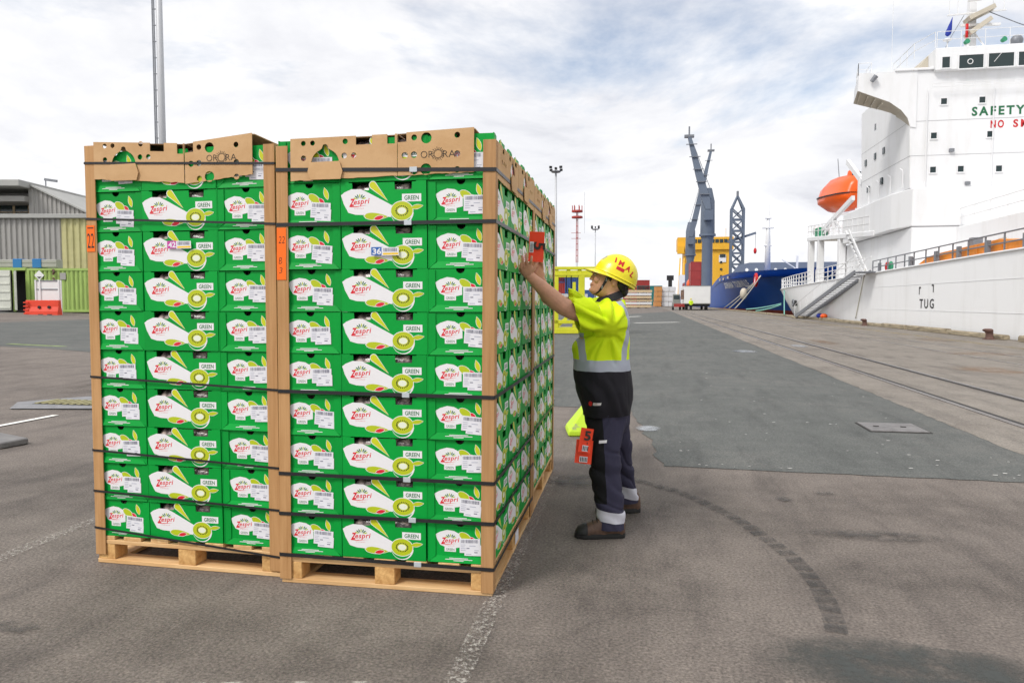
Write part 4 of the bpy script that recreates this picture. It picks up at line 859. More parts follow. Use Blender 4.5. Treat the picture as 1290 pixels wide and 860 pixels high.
def tfold(c_):
    crs = lambda a: math.exp(-(sin(a) / .32) ** 2)
    k_ = -.009 * crs(c_.z * 19 + c_.x * 14 + 2.5 * noise.noise(c_ * 5)) * (1 - sm(.42, .6, c_.z)) - .008 * crs(c_.x * 24 - c_.z * 10 + 2 * noise.noise(c_ * 4)) * sm(.40, .5, c_.z)
    return k_ + .0045 * sin(c_.z * 48 + c_.x * 30 + 3.5 * noise.noise(c_ * 6)) * (1 - sm(.35, .55, c_.z)) + .005 * noise.noise(c_ * 7) + .004 * sin(c_.z * 22 - c_.x * 40) * sm(.35, .5, c_.z)
tro = finish(remesh(b, .0058, 2), 'trousers', ['trousers'], per, tfold, cut=lambda c_: c_.z < (.052 if c_.y < .05 else .066))
bt = BVHTree.FromPolygons([v.co[:] for v in tro.data.vertices], [tuple(p_.vertices) for p_ in tro.data.polygons])
lg = MB(); poly(lg, [(-.055, .520), (-.012, .524), (-.010, .540), (-.054, .536)], 0, 0); decal(tro, bt, subd(lg), ['pwhite'], 'logo_patch', .004)
# ---- boots
def boot(x_, y_, rz, lift=0.):
    o = MB()
    prof = [(-.185, .030, .020, .030), (-.172, .055, .040, .034), (-.14, .072, .047, .036), (-.10, .088, .047, .040), (-.06, .105, .045, .045), (-.02, .130, .042, .055), (.03, .150, .042, .06), (.065, .145, .040, .05), (.083, .10, .030, .03)]
    rings = []
    for px_, top, hw, _ in prof:
        rings.append([(px_, hw * math.copysign(abs(cos(a)) ** .7, cos(a)), .026 + (top - .026) * max(0, sin(a)) ** .8 if sin(a) > 0 else .022) for a in [2 * pi * i / 18 for i in range(18)]])
    o.loft(rings); bo = o.build('boot', 'leather', per, smooth=True, loc=(x_, y_, lift), rot=rz)
    s_ = MB(); out_ = [(-.195, 0), (-.185, .030), (-.15, .046), (-.09, .050), (-.03, .044), (.04, .044), (.08, .034), (.092, 0), (.08, -.034), (.04, -.044), (-.03, -.042), (-.09, -.048), (-.15, -.044), (-.185, -.028)]
    s_.loft([[(a, c_, .001) for a, c_ in out_], [(a * 1.01, c_ * 1.03, .012) for a, c_ in out_], [(a, c_, .030) for a, c_ in out_]]); s_.build('sole', 'rubber', bo, bevel=.002)
    tcap = MB(); tcap.loft([[(px_ * 1.01 - .002, (hw + .002) * math.copysign(abs(cos(a)) ** .7, cos(a)), .026 + (top + .003 - .026) * max(0, sin(a)) ** .8 if sin(a) > 0 else .022) for a in [2 * pi * i / 18 for i in range(18)]] for px_, top, hw, _ in prof[:3] + [(-.125, .0775, .047, 0)]]); tcap.build('toe_cap', 'rubber', bo, smooth=True)
    for k in range(4): MB().tube([(-.095 + k * .022, -.030, .080 + k * .012), (-.095 + k * .022, 0, .096 + k * .0125), (-.088 + k * .022, .03, .080 + k * .012)], .0028, 6).build('lace', 'rubber', bo)
    return bo
boot(.004, -.222, .06); boot(.175, .262, .10)
# ---- hard hat
ht = bpy.data.objects.new('hard_hat', None); C.objects.link(ht); ht.parent = per; ht['label'] = 'bright yellow hard hat with red lettering'
TL = R(25); HC = Vector((.050, 0, 1.441)); E1 = Vector((cos(TL), 0, -sin(TL))); E2 = Vector((sin(TL), 0, cos(TL)))
def hp(a, y_, c_): return HC + E1 * a + E2 * c_ + Vector((0, y_, 0))
sh = MB(); rings = []
for i in range(12):
    ph = pi / 2 * (i / 11) ** .9; s_ = max(.02, cos(ph)) ** .8; z_ = .136 * sin(ph) ** 1.0
    rings.append([tuple(hp(.130 * s_ * cos(t) + .004, .110 * s_ * sin(t), z_)) for t in [2 * pi * j / 40 for j in range(40)]])
rings = [[tuple(hp(.134 * cos(t) + .004, .114 * sin(t), -.012)) for t in [2 * pi * j / 40 for j in range(40)]]] + rings
sh.loft(rings, 0, False); sh.add(rings[-1], [tuple(range(40))]); shell = sh.build('shell', 'helmet', ht, smooth=1.0)
bm_ = MB(); n_ = 16; top_ = []; 
for k in range(n_ + 1):
    t = pi - 1.15 + 2.3 * k / n_; w_ = sin(pi * k / n_) ** .7; a0 = (.128 * cos(t) + .004, .108 * sin(t)); a1 = ((.130 + .052 * w_) * cos(t) + .004, (.112 + .020 * w_) * sin(t))
    top_.append([tuple(hp(*a0, .004)), tuple(hp(*a1, -.008 - .012 * w_)), tuple(hp(*a1, -.012 - .012 * w_)), tuple(hp(*a0, -.006))])
bm_.loft(top_, 0, True); bm_.build('brim', 'helmet', ht, smooth=1.0)
rd = MB(); rd.loft([[tuple(hp(.131 * s_ * math.copysign(1, 1) * cos(ph2) + .004, y_, .137 * sin(ph2) + u_)) for y_, u_ in ((-.014, -.002), (-.008, .005), (.008, .005), (.014, -.002))] for ph2, s_ in [(R(25 + 130 * i / 16), 1) for i in range(17)]], 0, True); rd.build('ridge', 'helmet', ht, smooth=True)
hb = BVHTree.FromPolygons([v.co[:] for v in shell.data.vertices], [tuple(p_.vertices) for p_ in shell.data.polygons])
def hdecal(pts2, m_, name, off=.0015):
    r = MB()
    for v in pts2.v:
        base = HC + E1 * v[0] + E2 * v[1]; hit = hb.ray_cast(base + Vector((0, -.5, 0)), Vector((0, 1, 0))); y_ = hit[0].y if hit[0] else -.1
        r.v.append((base.x, y_ - off, base.z))
    r.f = pts2.f; r.m = pts2.m; return r.build(name, m_, ht, recalc=False)
lt = MB()
for ch, cx_, cy_, rot_ in (('i', -.036, .078, .06), ('M', -.012, .072, -.03), ('A', .034, .063, -.16), ('L', .072, .044, -.34)):
    q = text(ch, .031, .04); k = (.010 if ch == 'i' else .030 if ch != 'L' else .021) / width(q)
    lt.merge(q, Matrix.Translation((cx_ - .01, cy_, 0)) @ Matrix.Rotation(rot_, 4, 'Z') @ Matrix.Diagonal((k, 1, 1, 1)))
hdecal(subd(lt), ['red'], 'lettering')
q = MB(); poly(q, [(-.024, .044), (.024, .042), (.024, .062), (-.024, .063)], 0, 0); hdecal(subd(subd(q)), ['red'], 'sticker')
MB().bar(hp(-.098, -.03, .062), hp(-.082, -.03, .090), .028, .006, up=(0, 1, 0)).build('badge', 'badge', ht, bevel=.001)
MB().tube([hp(.13 * cos(t) + .006, .112 * sin(t), .006) for t in [2 * pi * j / 40 for j in range(41)]], .0035, 6).build('rim_bead', 'helmet', ht, smooth=True)
cs = MB()
for s_ in (-1, 1):
    pts_ = [(.012, s_ * .076, 1.468), (.004, s_ * .0765, 1.445), (-.014, s_ * .071, 1.410), (-.036, s_ * .060, 1.372), (-.055, s_ * .036, 1.352), (-.062, 0, 1.347)]
    cs.loft([[(x_ - .010, y_, z_ - .003), (x_ + .010, y_, z_ + .003), (x_ + .010, y_ * 1.06, z_ + .002), (x_ - .010, y_ * 1.06, z_ - .004)] for x_, y_, z_ in pts_])
cs.build('chin_strap', 'fabric_black', ht, smooth=False)
for z_, x_ in ((1.432, -.003), (1.388, -.027)): MB().box(x_ - .004, -.0815, z_ - .010, x_ + .004, -.072, z_ + .010).build('strap_label', 'grey_tape', ht)
# ---- orange tags
def tagcard(name, lab, loc, rot, w, h_, num_rot, k):
    o = thing(name, lab, 'tag', loc, 0, 'orange number tags'); o.rotation_euler = rot
    c_ = MB(); n_ = 6; c_.loft([[(-w / 2, .004 * sin(i * .6), h_ * i / n_), (w / 2, .004 * sin(i * .6 + .5), h_ * i / n_), (w / 2, .004 * sin(i * .6 + .5) + .0008, h_ * i / n_), (-w / 2, .004 * sin(i * .6) + .0008, h_ * i / n_)] for i in range(n_ + 1)])
    c_.build('card', 'orange_red', o)
    q = text('5', 1, .03); qs = .052 * k; mb = MB()
    mb.merge(q, (Matrix.Translation((w * .12, h_ * .58, 0)) @ Matrix.Rotation(-pi / 2, 4, 'Z') if num_rot else Matrix.Translation((-w * .18, h_ * .52, 0))) @ Matrix.Diagonal((.036 * k / width(q), qs, 1, 1)))
    if num_rot: mb.v = [(x_ - .022, y_ + .012, z_) for x_, y_, z_ in mb.v]
    MB().addm([(x_, -.006, y_) for x_, y_, z_ in mb.v], mb.f, mb.m).build('number', 'print_black', o, recalc=False)
    bc_ = MB(); rg = random.Random(5)
    if num_rot:
        poly(bc_, [(-w * .44, h_ * .30), (-w * .18, h_ * .30), (-w * .18, h_ * .66), (-w * .44, h_ * .66)], 0, 0); y_ = h_ * .33
        while y_ < h_ * .62: t_ = rg.choice((.003, .005)); poly(bc_, [(-w * .40, y_), (-w * .23, y_), (-w * .23, y_ + t_), (-w * .40, y_ + t_)], .001, 1); y_ += t_ + .004
    else:
        poly(bc_, [(-w * .22, h_ * .06), (w * .26, h_ * .06), (w * .26, h_ * .30), (-w * .22, h_ * .30)], 0, 0); x_ = -w * .17
        while x_ < w * .2: t_ = rg.choice((.003, .005)); poly(bc_, [(x_, h_ * .09), (x_ + t_, h_ * .09), (x_ + t_, h_ * .27), (x_, h_ * .27)], .001, 1); x_ += t_ + .004
    MB().addm([(x_, -.0052 - z_, y_) for x_, y_, z_ in bc_.v], bc_.f, bc_.m).build('barcode', ['paper', 'print_black'], o, recalc=False)
    return o
def pw(x_, y_, z_): return Vector((-.240 + x_ * cos(YAW) - y_ * sin(YAW), 4.247 + x_ * sin(YAW) + y_ * cos(YAW), z_))
tagcard('orange_tag', 'orange card tag with a sideways 5 held against the cartons by the worker', pw(-.414, -.372, 1.515), (R(-3), R(3), YAW - .05), .080, .158, True, 1.15)
tagcard('orange_tag', "upper orange card tag marked 5 hanging at the worker's thigh", pw(-.142, -.252, .478), (R(-8), R(10), YAW + .10), .070, .135, False, 1.0)
tagcard('orange_tag', "lower orange card tag marked 5 hanging at the worker's thigh", pw(-.148, -.242, .416), (R(-6), R(5), YAW - .15), .092, .130, False, 1.0)
# ================================================================ WHITE SHIP ALONGSIDE
M['ship_white'] = mat('ship_white', (.77, .775, .785), .5, col2=(.70, .70, .695), vscale=1.3, v2=(.50, .74), bump=.2, bscale=1.2, stretch=(1, 1, .22))
M['hull_white'] = mat('hull_white', (.85, .855, .86), .45, col2=(.76, .76, .755), vscale=1.1, v2=(.52, .76), bump=.25, bscale=1.0, stretch=(1, 1, .2))
M['ship_rust'] = mat('ship_rust', (.70, .69, .67), .6, var=.1, vscale=1.2)
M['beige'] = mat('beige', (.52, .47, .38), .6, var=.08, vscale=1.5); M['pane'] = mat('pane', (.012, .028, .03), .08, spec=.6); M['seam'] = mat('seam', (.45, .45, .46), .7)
M['grey_steel'] = mat('grey_steel', (.20, .21, .23), .5, .3, var=.15, vscale=4); M['ship_orange'] = mat('ship_orange', (.80, .26, .02), .5, var=.18, vscale=1.6); M['text_green'] = mat('text_green', (.01, .13, .05), .5)
M['boat_orange'] = mat('boat_orange', (.86, .11, .005), .3, var=.06, vscale=3); M['black'] = mat('black', (.012, .012, .013), .6); M['deck_green'] = mat('deck_green', (.03, .26, .13), .6); M['white_paint'] = mat('white_paint', (.76, .76, .76), .45, var=.05, vscale=2)
ship = thing('cargo_ship', 'large white ship with raised bridge moored along the quay', 'ship', (12.4, 41.5, 0))
OX, OY = 12.4, 41.5
def sp(mb): mb.v = [(x_ - OX, y_ - OY, z_) for x_, y_, z_ in mb.v]; return mb
def dz(y_): return 3.09 - .0125 * (y_ - 27) if y_ > 27 else 3.09
dp = crom([(12.4, -40), (12.4, 0), (12.4, 30), (12.4, 45), (12.4, 55), (12.4, 62), (12.42, 68), (12.75, 74), (13.7, 79), (16, 83), (20, 85), (24, 85.5)], 4)
bp_ = crom([(12.4, -40), (12.4, 0), (12.4, 22), (12.4, 34), (12.55, 44), (13.0, 51), (14.0, 58), (15.4, 64), (17.2, 70), (19.4, 74), (22, 76), (24, 76.5)], 4)
h = MB(); rows = []
for i in range(13):
    t = i / 12; w_ = t ** .55; rows.append([((a.x * w_ + b_.x * (1 - w_)), (a.y * w_ + b_.y * (1 - w_)), -3.2 + (dz(a.y) + 3.2) * t) for a, b_ in zip(dp, bp_)])
h.loft(rows, 0, False, False)
deckrow = rows[-1]; n_ = len(deckrow)
h.add(deckrow + [(34, p_[1], p_[2]) for p_ in deckrow], [(i, i + 1, n_ + i + 1, n_ + i) for i in range(n_ - 1)], 0)
sp(h).build('hull', 'hull_white', ship, smooth=.6)
# thin weld seams standing proud of the plating
for z_ in (.9, 2.1): sp(MB().box(12.388, 22, z_, 12.397, 44, z_ + .012)).build('weld_seam', 'ship_white', ship)
g_ = MB(); gp = [(p_[0] - .03, p_[1], p_[2] + .02) for p_ in deckrow]; g_.tube(gp, .045, 6); sp(g_).build('gunwale', 'ship_white', ship, smooth=True)
# lettering on the hull
def on_hull(mb, y0, z0, sx=1.): return MB().addm([(12.385, y0 - v[0] * sx, z0 + v[1]) for v in mb.v], mb.f, mb.m)
t_ = text('TUG', .43, .012, 0, 1, 1.35); sp(on_hull(t_, 36.65, 1.02, 1.72 / width(t_))).build('lettering', 'black', ship, recalc=False)
for y_, s_ in ((36.75, -1), (35.0, 1)):
    q = MB(); poly(q, [(0, 0), (s_ * -.22, 0), (s_ * -.22, .07), (.0, .07)], 0, 0); poly(q, [(0, .07), (s_ * -.07, .07), (s_ * -.07, -.28), (0, -.28)], .0, 0); sp(on_hull(q, y_, 1.92 if s_ < 0 else 2.0)).build('push_mark', 'black', ship, recalc=False)
# lower house and trunk
WR = 34
tr_ = MB(); tr_.prism([(15.6, 15), (WR, 15), (WR, 41.2), (15.6, 41.2)], 'z', 2.9, 5.15); sp(tr_).build('trunk', 'ship_white', ship, bevel=.05)
lw = MB(); lw.prism([(13.45, 41.2), (WR, 41.2), (WR, 54), (13.45, 54)], 'z', 2.7, 5.18); sp(lw).build('lower_house', 'ship_white', ship, bevel=.04)
l2 = MB(); l2.prism([(13.44, 41.15), (WR, 41.15), (WR, 53), (13.0, 53), (13.0, 43.6), (13.02, 43.2)], 'z', 5.2, 7.16); sp(l2).build('first_tier', 'ship_white', ship, bevel=.04)
# accommodation block, leaning very slightly to the quay as the ship lists
acc = MB(); pr = [(13.42, 7.0), (13.39, 7.3), (13.31, 10.36), (13.28, 11.3), (13.25, 13.2), (WR, 13.1), (WR, 7.0)]; acc.prism(pr, 'y', 41.5, 50.2); sp(acc).build('accommodation_block', 'ship_white', ship, bevel=.03)
for z_ in (8.86, 10.62, 7.19): a_ = 13.39 - (z_ - 7.3) * .025; sp(MB().box(a_ - .012, 41.488, z_, WR, 50.21, z_ + .02)).build('deck_seam', 'seam', ship)
fc = [(10.72, 12.32), (11.5, 11.99), (12.28, 11.67), (12.86, 11.23), (13.18, 10.81), (13.31, 10.36)]
rc = [(11.07, 12.2), (11.8, 11.98), (12.5, 11.78), (13.0, 11.6), (13.25, 11.45), (13.34, 11.2)]
wg = MB()
wg.add([(x_, 41.46, z_) for x_, z_ in fc] + [(13.6, 41.46, 10.3), (13.6, 41.46, 13.21), (10.77, 41.46, 13.21)], [tuple(range(9))], 0)
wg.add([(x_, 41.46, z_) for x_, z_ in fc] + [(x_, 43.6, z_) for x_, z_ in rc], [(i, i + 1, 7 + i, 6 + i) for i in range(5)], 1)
wg.add([(10.72, 41.46, 12.32), (10.77, 41.46, 13.21), (11.1, 43.6, 12.9), (11.07, 43.6, 12.2)], [(0, 1, 2, 3)], 0)
wg.add([(x_, 43.6, z_) for x_, z_ in rc] + [(13.5, 43.6, 13.2), (11.1, 43.6, 12.9)], [tuple(range(8))], 0)
wg.add([(10.77, 41.46, 13.21), (13.6, 41.46, 13.21), (13.5, 43.6, 13.2), (11.1, 43.6, 12.9)], [(0, 1, 2, 3)], 0)
wo = sp(wg).build('bridge_wing', ['ship_white', 'beige'], ship, recalc=False)
for k in range(4):
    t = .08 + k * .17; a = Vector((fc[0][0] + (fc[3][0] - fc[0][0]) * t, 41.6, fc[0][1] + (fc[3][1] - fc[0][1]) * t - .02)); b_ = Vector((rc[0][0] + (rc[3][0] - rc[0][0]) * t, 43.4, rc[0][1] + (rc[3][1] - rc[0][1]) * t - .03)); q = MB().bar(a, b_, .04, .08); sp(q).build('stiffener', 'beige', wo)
sp(MB().box(12.5, 41.38, 13.2, 14.36, 41.9, 13.32)).build('wing_coaming', 'ship_white', wo, bevel=.02)
wl = MB().tube([(11.35, 41.3, 12.72), (11.55, 41.25, 12.98)], [.1, .13], 12); sp(wl).build('searchlight', 'grey_steel', wo)
# wheelhouse
wh = MB(); wh.prism([(14.36, 13.08), (14.33, 14.2), (WR, 14.24), (WR, 13.0)], 'y', 41.2, 47); whs = sp(wh).build('wheelhouse', 'ship_white', ship, bevel=.03)
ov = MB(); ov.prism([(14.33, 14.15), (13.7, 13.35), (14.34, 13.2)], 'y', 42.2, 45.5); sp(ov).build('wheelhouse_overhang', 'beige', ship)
def slab_front(name, x0, z0, x1, z1, y_, m_, parent, th=.03): return sp(MB().box(x0, y_ - th, z0, x1, y_, z1)).build(name, m_, parent)
for x0, z0, x1, z1 in ((14.64, 13.18, 15.0, 13.72), (15.43, 13.1, 16.55, 13.76), (16.79, 13.1, 17.94, 13.77), (18.15, 13.1, 19.3, 13.77), (19.55, 13.1, 20.7, 13.77)):
    f = MB()
    for a_ in ((x0 - .05, z0 - .05, x1 + .05, z0), (x0 - .05, z1, x1 + .05, z1 + .05), (x0 - .05, z0, x0, z1), (x1, z0, x1 + .05, z1)): f.box(a_[0], 41.15, a_[1], a_[2], 41.2, a_[3])
    fo = sp(f).build('window', 'ship_white', ship); slab_front('pane', x0, z0, x1, z1, 41.194, 'pane', fo, .012)
    if x0 > 15 and x0 < 16: q = MB().tube([(15.95 + .12 * cos(t), 41.17, 13.43 + .12 * sin(t)) for t in [2 * pi * i / 18 for i in range(19)]], .022, 6); sp(q).build('clear_view_screen', 'white_paint', fo)
    elif x0 > 15: sp(MB().bar((x0 + .25, 41.16, 13.35), (x0 + .6, 41.16, 13.8), .03, .02)).build('wiper', 'white_paint', fo)
for (x_, z_) in ((14.89, 11.58), (16.68, 11.57), (14.46, 9.86), (17.1, 9.83), (14.47, 8.12), (15.78, 8.12), (17.56, 8.08), (19.6, 11.5), (19.7, 9.8), (19.4, 8.0)):
    f = MB()
    for a_ in ((-.19, -.21, .19, -.15), (-.19, .15, .19, .21), (-.19, -.15, -.14, .15), (.14, -.15, .19, .15)): f.box(x_ + a_[0], 41.455, z_ + a_[1], x_ + a_[2], 41.5, z_ + a_[3])
    fo = sp(f).build('window', 'ship_white', ship); slab_front('pane', x_ - .14, z_ - .15, x_ + .14, z_ + .15, 41.493, 'pane', fo, .01)
for (y_, z_) in ((47.3, 11.7), (47.3, 9.97), (45.7, 9.98), (49.2, 9.92), (46.0, 8.3), (48.6, 8.2)):
    sp(MB().box(13.27, y_ - .16, z_ - .19, 13.45, y_ + .16, z_ + .19)).build('window', 'pane', ship)
def front_text(s_, x0, z0, hgt, w_, m_, bold=.02):
    t_ = text(s_, hgt, bold, 0, 1, 1.35); k = w_ / width(t_); q = MB().addm([(x0 + v[0] * k, 41.492, z0 + v[1]) for v in t_.v], t_.f, t_.m); sp(q).build('lettering', m_, ship, recalc=False)
front_text('SAFETY', 16.22, 10.80, .44, 2.45, 'text_green', .035); front_text('FIRST', 19.1, 10.80, .44, 2.0, 'text_green', .035); front_text('NO', 17.11, 10.15, .38, .62, 'red', .03); front_text('SMOKING', 18.15, 10.15, .38, 2.9, 'red', .03)
# railings
def rail(path, hgt, step, m_, name='railing', r=.022, rows=(.5, 1.), parent=None, off=True):
    b = MB(); P_ = [Vector(p_) for p_ in path]
    for k in rows: b.tube([p_ + Vector((0, 0, hgt * k)) for p_ in P_], r, 5)
    for a, c_ in zip(P_[:-1], P_[1:]):
        n = max(1, int((c_ - a).length / step))
        for i in range(n): q = a.lerp(c_, i / n); b.bar(q, q + Vector((0, 0, hgt)), r * 1.7)
    b.bar(P_[-1], P_[-1] + Vector((0, 0, hgt)), r * 1.7)
    if off: sp(b)
    return b.build(name, m_, parent or ship)
rail([(12.55, y_, dz(y_)) for y_ in (44.5, 38, 32, 26, 18)], .72, 1.25, 'grey_steel', r=.03)
for y_ in (43.2, 38.4, 35.2, 32.8, 30.2, 27.4): sp(MB().box(12.5, y_, dz(y_) - .05, 12.62, y_ + .22, dz(y_) + .55)).build('rail_stanchion', 'grey_steel', ship)
rail([(15.66, 41.0, 5.15), (15.66, 36, 5.15), (15.66, 18, 5.15)], .9, 1.5, 'white_paint')
rail([(13.5, 41.3, 5.2), (15.6, 41.25, 5.16)], .75, .8, 'white_paint', r=.016)
rail([(14.3, 41.2, 14.2), (13.75, 42.5, 14.1), (13.8, 46, 14.15)], .8, .9, 'white_paint', r=.016)
rail([(14.4, 41.25, 14.22), (20, 41.25, 14.22)], .8, 1.1, 'white_paint', r=.016)
rail([(14.24, 41.2, 12.25), (20, 41.2, 12.25)], .18, .9, 'white_paint', r=.016, rows=(0, 1))
rail([(10.85, 41.9, 13.2), (11.5, 41.9, 13.2), (11.5, 43.3, 13.0), (11.15, 43.4, 12.9), (10.85, 41.9, 13.2)], .65, .7, 'white_paint', r=.014)
# radar mast and roof gear
ms = MB(); ms.loft([[(16.48 + a, 43 + b_, 14.2) for a, b_ in ((0, 0), (.45, 0), (.45, .5), (0, .5))], [(16.52 + a, 43 + b_, 15.9) for a, b_ in ((0, 0), (.36, 0), (.36, .4), (0, .4))], [(16.6 + a, 43 + b_, 18.5) for a, b_ in ((0, 0), (.3, 0), (.3, .3), (0, .3))]]); mo = sp(ms).build('radar_mast', 'ship_white', ship)
for a_, c_, w_ in (((16.35, 42.7, 15.25), (17.35, 42.7, 15.95), .34), ((16.3, 42.7, 16.0), (17.5, 42.7, 16.55), .5)): sp(MB().bar(a_, c_, .8, .22)).build('mast_platform', 'beige', mo)
sp(MB().bar((15.4, 42.8, 16.35), (18.2, 42.8, 16.45), .07)).build('yard', 'white_paint', mo)
sp(MB().tube([(16.2, 42.8, 16.3), (15.4, 42.4, 15.0), (15.0, 42.0, 14.25)], .02, 5)).build('stay', 'grey_steel', mo); sp(MB().tube([(17.2, 42.8, 16.5), (18.6, 42.4, 15.6), (20, 42.2, 14.9)], .025, 5)).build('stay', 'grey_steel', mo)
for x_, m_ in ((15.75, 'deck_green'), (17.45, 'deck_green')): sp(MB().tube([(x_, 41.35, 14.42), (x_ + .04, 41.15, 14.45)], [.1, .13], 12)).build('floodlight', m_, ship)
sp(MB().cyl(15.15, 42, 14.2, 14.75, .03, 8)).build('aerial_post', 'white_paint', ship); q = MB(); blob(q, (15.15, 42, 14.83), (.22, .22, .07)); sp(q).build('satellite_dome', 'white_paint', ship, smooth=True)
q = MB(); blob(q, (18.35, 41.9, 14.55), (.3, .25, .3)); sp(q).build('satellite_dome', 'grey_steel', ship, smooth=True)
sp(MB().tube([(12.5, 42, 13.2), (12.5, 42, 17.5)], .012, 5)).build('whip_aerial', 'white_paint', ship)
for i, (a_, c_) in enumerate((((16.3, 42.6, 17.0), (17.5, 42.6, 17.05)), ((16.0, 42.7, 15.75), (17.9, 42.7, 15.7)))): sp(MB().bar(a_, c_, .16, .12)).build('radar_scanner', 'white_paint', mo)
for x_ in (15.5, 15.9, 17.6, 18.1): sp(MB().bar((x_, 42.8, 16.4), (x_, 42.8, 17.3), .03)).build('whip_aerial', 'white_paint', mo)
for x_, y_ in ((16.2, 42.4), (17.3, 42.4)): sp(MB().bar((x_, y_, 14.2), (16.75, 43.1, 15.6), .06)).build('mast_leg', 'ship_white', mo)
for y_ in (42.0, 44.0, 46.0, 48.0): sp(MB().tube([(13.2, y_, 7.3), (13.2, y_, 8.2), (13.2, y_ + .5, 8.4)], .03, 6)).build('vent_pipe', 'ship_white', ship)
for x_ in (14.1, 17.2, 19.0): sp(MB().tube([(x_, 41.42, 7.2), (x_, 41.42, 12.2)], .025, 6)).build('drain_pipe', 'ship_white', ship)
for x_, z_ in ((15.2, 9.0), (16.0, 7.3)): sp(MB().box(x_, 41.36, z_, x_ + .22, 41.5, z_ + .16)).build('deck_light', 'grey_steel', ship)
fl_ = MB(); fl_.loft([[(15.62 - .26 * t + w_ * c_, 42.6 + w_ * .35 * s_, 16.35 - 1.15 * t) for c_, s_ in [(cos(2 * pi * j / 12), sin(2 * pi * j / 12)) for j in range(12)]] for t, w_ in ((.15, .01), (.35, .05), (.6, .11), (.8, .15), (.93, .13), (1, .03))]); M['flag_blue'] = mat('flag_blue', (.01, .03, .30), .7)
tag(fl_.build('signal_flag', 'flag_blue', smooth=True), "blue flag hanging furled from the white ship's mast", 'flag')
fl_ = MB(); fl_.loft([[(16.25 + a * .06, 42.5 + b_ * .04, 15.75 - t * .75) for a, b_ in ((-1, -1), (1, -1), (1, 1), (-1, 1))] for t in (0, .3, .6, 1)]); tag(fl_.build('signal_flag', 'red', smooth=True), 'narrow red pennant hanging close beside the ship mast', 'flag')
# deck fittings
ot = MB(); ot.loft([[(12.75, y_, dz(y_) + .05), (13.35, y_, dz(y_) + .05), (13.35, y_, z_), (12.75, y_, z_)] for y_, z_ in ((38.2, 3.05), (36.9, 3.38), (35.8, 3.46), (29.8, 3.62), (28.4, 3.46), (22, 3.5))]); tr2 = sp(ot).build('side_trough', 'ship_orange', ship, bevel=.01)
for y_ in (35.5, 33.6, 31.6, 29.6, 27.6): sp(MB().box(12.72, y_, 3.05, 12.752, y_ + .08, 3.5)).build('web_frame', 'ship_orange', tr2)
for y_, z1, w_ in ((36.2, 4.15, .5), (31.0, 4.35, .75)):
    q = MB(); q.prism([(y_ - w_, 3.0), (y_ + w_, 3.0), (y_ + w_, z1 - .3), (y_ + w_ * .7, z1), (y_ - w_ * .7, z1), (y_ - w_, z1 - .3)], 'x', 15.56, 15.6); sp(q).build('doorway', 'beige', ship)
sp(MB().box(13.9, 35.0, 3, 14.3, 35.4, 4.1)).build('vent_post', 'grey_steel', ship)
for x_, y_, m_ in ((12.75, 42.6, 'red'), (12.8, 42.2, 'deck_green'), (12.75, 38.9, 'black')): q = MB(); blob(q, (x_, y_, dz(y_) + .3), (.13, .16, .28)); sp(q).build('deck_fitting', m_, ship, smooth=True)
# poop: open frame, roof deck, ramp
RZ = lambda y_: 5.45 + (y_ - 46) * .064
pf = MB(); pf.loft([[(12.95, y_, RZ(y_) - .32), (20, y_, RZ(y_) - .32), (20, y_, RZ(y_)), (12.95, y_, RZ(y_))] for y_ in (46, 52, 58, 64.2)]); sp(pf).build('poop_roof', 'ship_white', ship, bevel=.03)
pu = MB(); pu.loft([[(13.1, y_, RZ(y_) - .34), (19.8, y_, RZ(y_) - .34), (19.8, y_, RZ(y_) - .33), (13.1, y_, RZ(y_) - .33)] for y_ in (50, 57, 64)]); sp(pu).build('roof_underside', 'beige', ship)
for y_, w_ in ((63.6, .55), (60.3, .6), (54.0, .6)): sp(MB().box(12.97, y_ - w_ / 2, 2.3, 13.4, y_ + w_ / 2, RZ(y_) - .3)).build('poop_post', 'ship_white', ship, bevel=.03)
for y_ in (63.6, 57.0): sp(MB().box(18.6, y_ - .3, 2.3, 19.2, y_ + .3, RZ(y_) - .3)).build('poop_post', 'ship_white', ship, bevel=.03)
rail([(12.5, 60, dz(60)), (12.5, 67, dz(67)), (12.75, 74, dz(74)), (13.7, 79, dz(79)), (16, 83, dz(83)), (20, 85, dz(85))], 1.0, 1.1, 'white_paint', rows=(.33, .66, 1.), r=.035)
rail([(12.5, 46, dz(46)), (12.5, 58.5, dz(58))], 1.0, 1.2, 'white_paint', rows=(.33, .66, 1.), r=.03)
rail([(13.0, 47, RZ(47)), (13.0, 64, RZ(64)), (19, 64, RZ(64))], .9, 1.2, 'white_paint', r=.025)
for y0, x0 in ((49.8, 12.98), (50.6, 12.98)):
    sp(MB().bar((x0, y0 + 1.6, RZ(51) + .2), (x0 - .1, y0 - 3.2, dz(47) + .1), .07, .16)).build('ladder_string', 'ship_white', ship)
for i in range(9): t = (i + .5) / 9; sp(MB().bar((12.93, 51.4 - 4.8 * t, RZ(51) + .1 - 2.9 * t), (12.93, 52.2 - 4.8 * t, RZ(51) + .1 - 2.9 * t), .12, .03)).build('ladder_step', 'ship_white', ship)
MB_ = lambda a, c_, w_, h_=None: sp(MB().bar(a, c_, w_, h_))
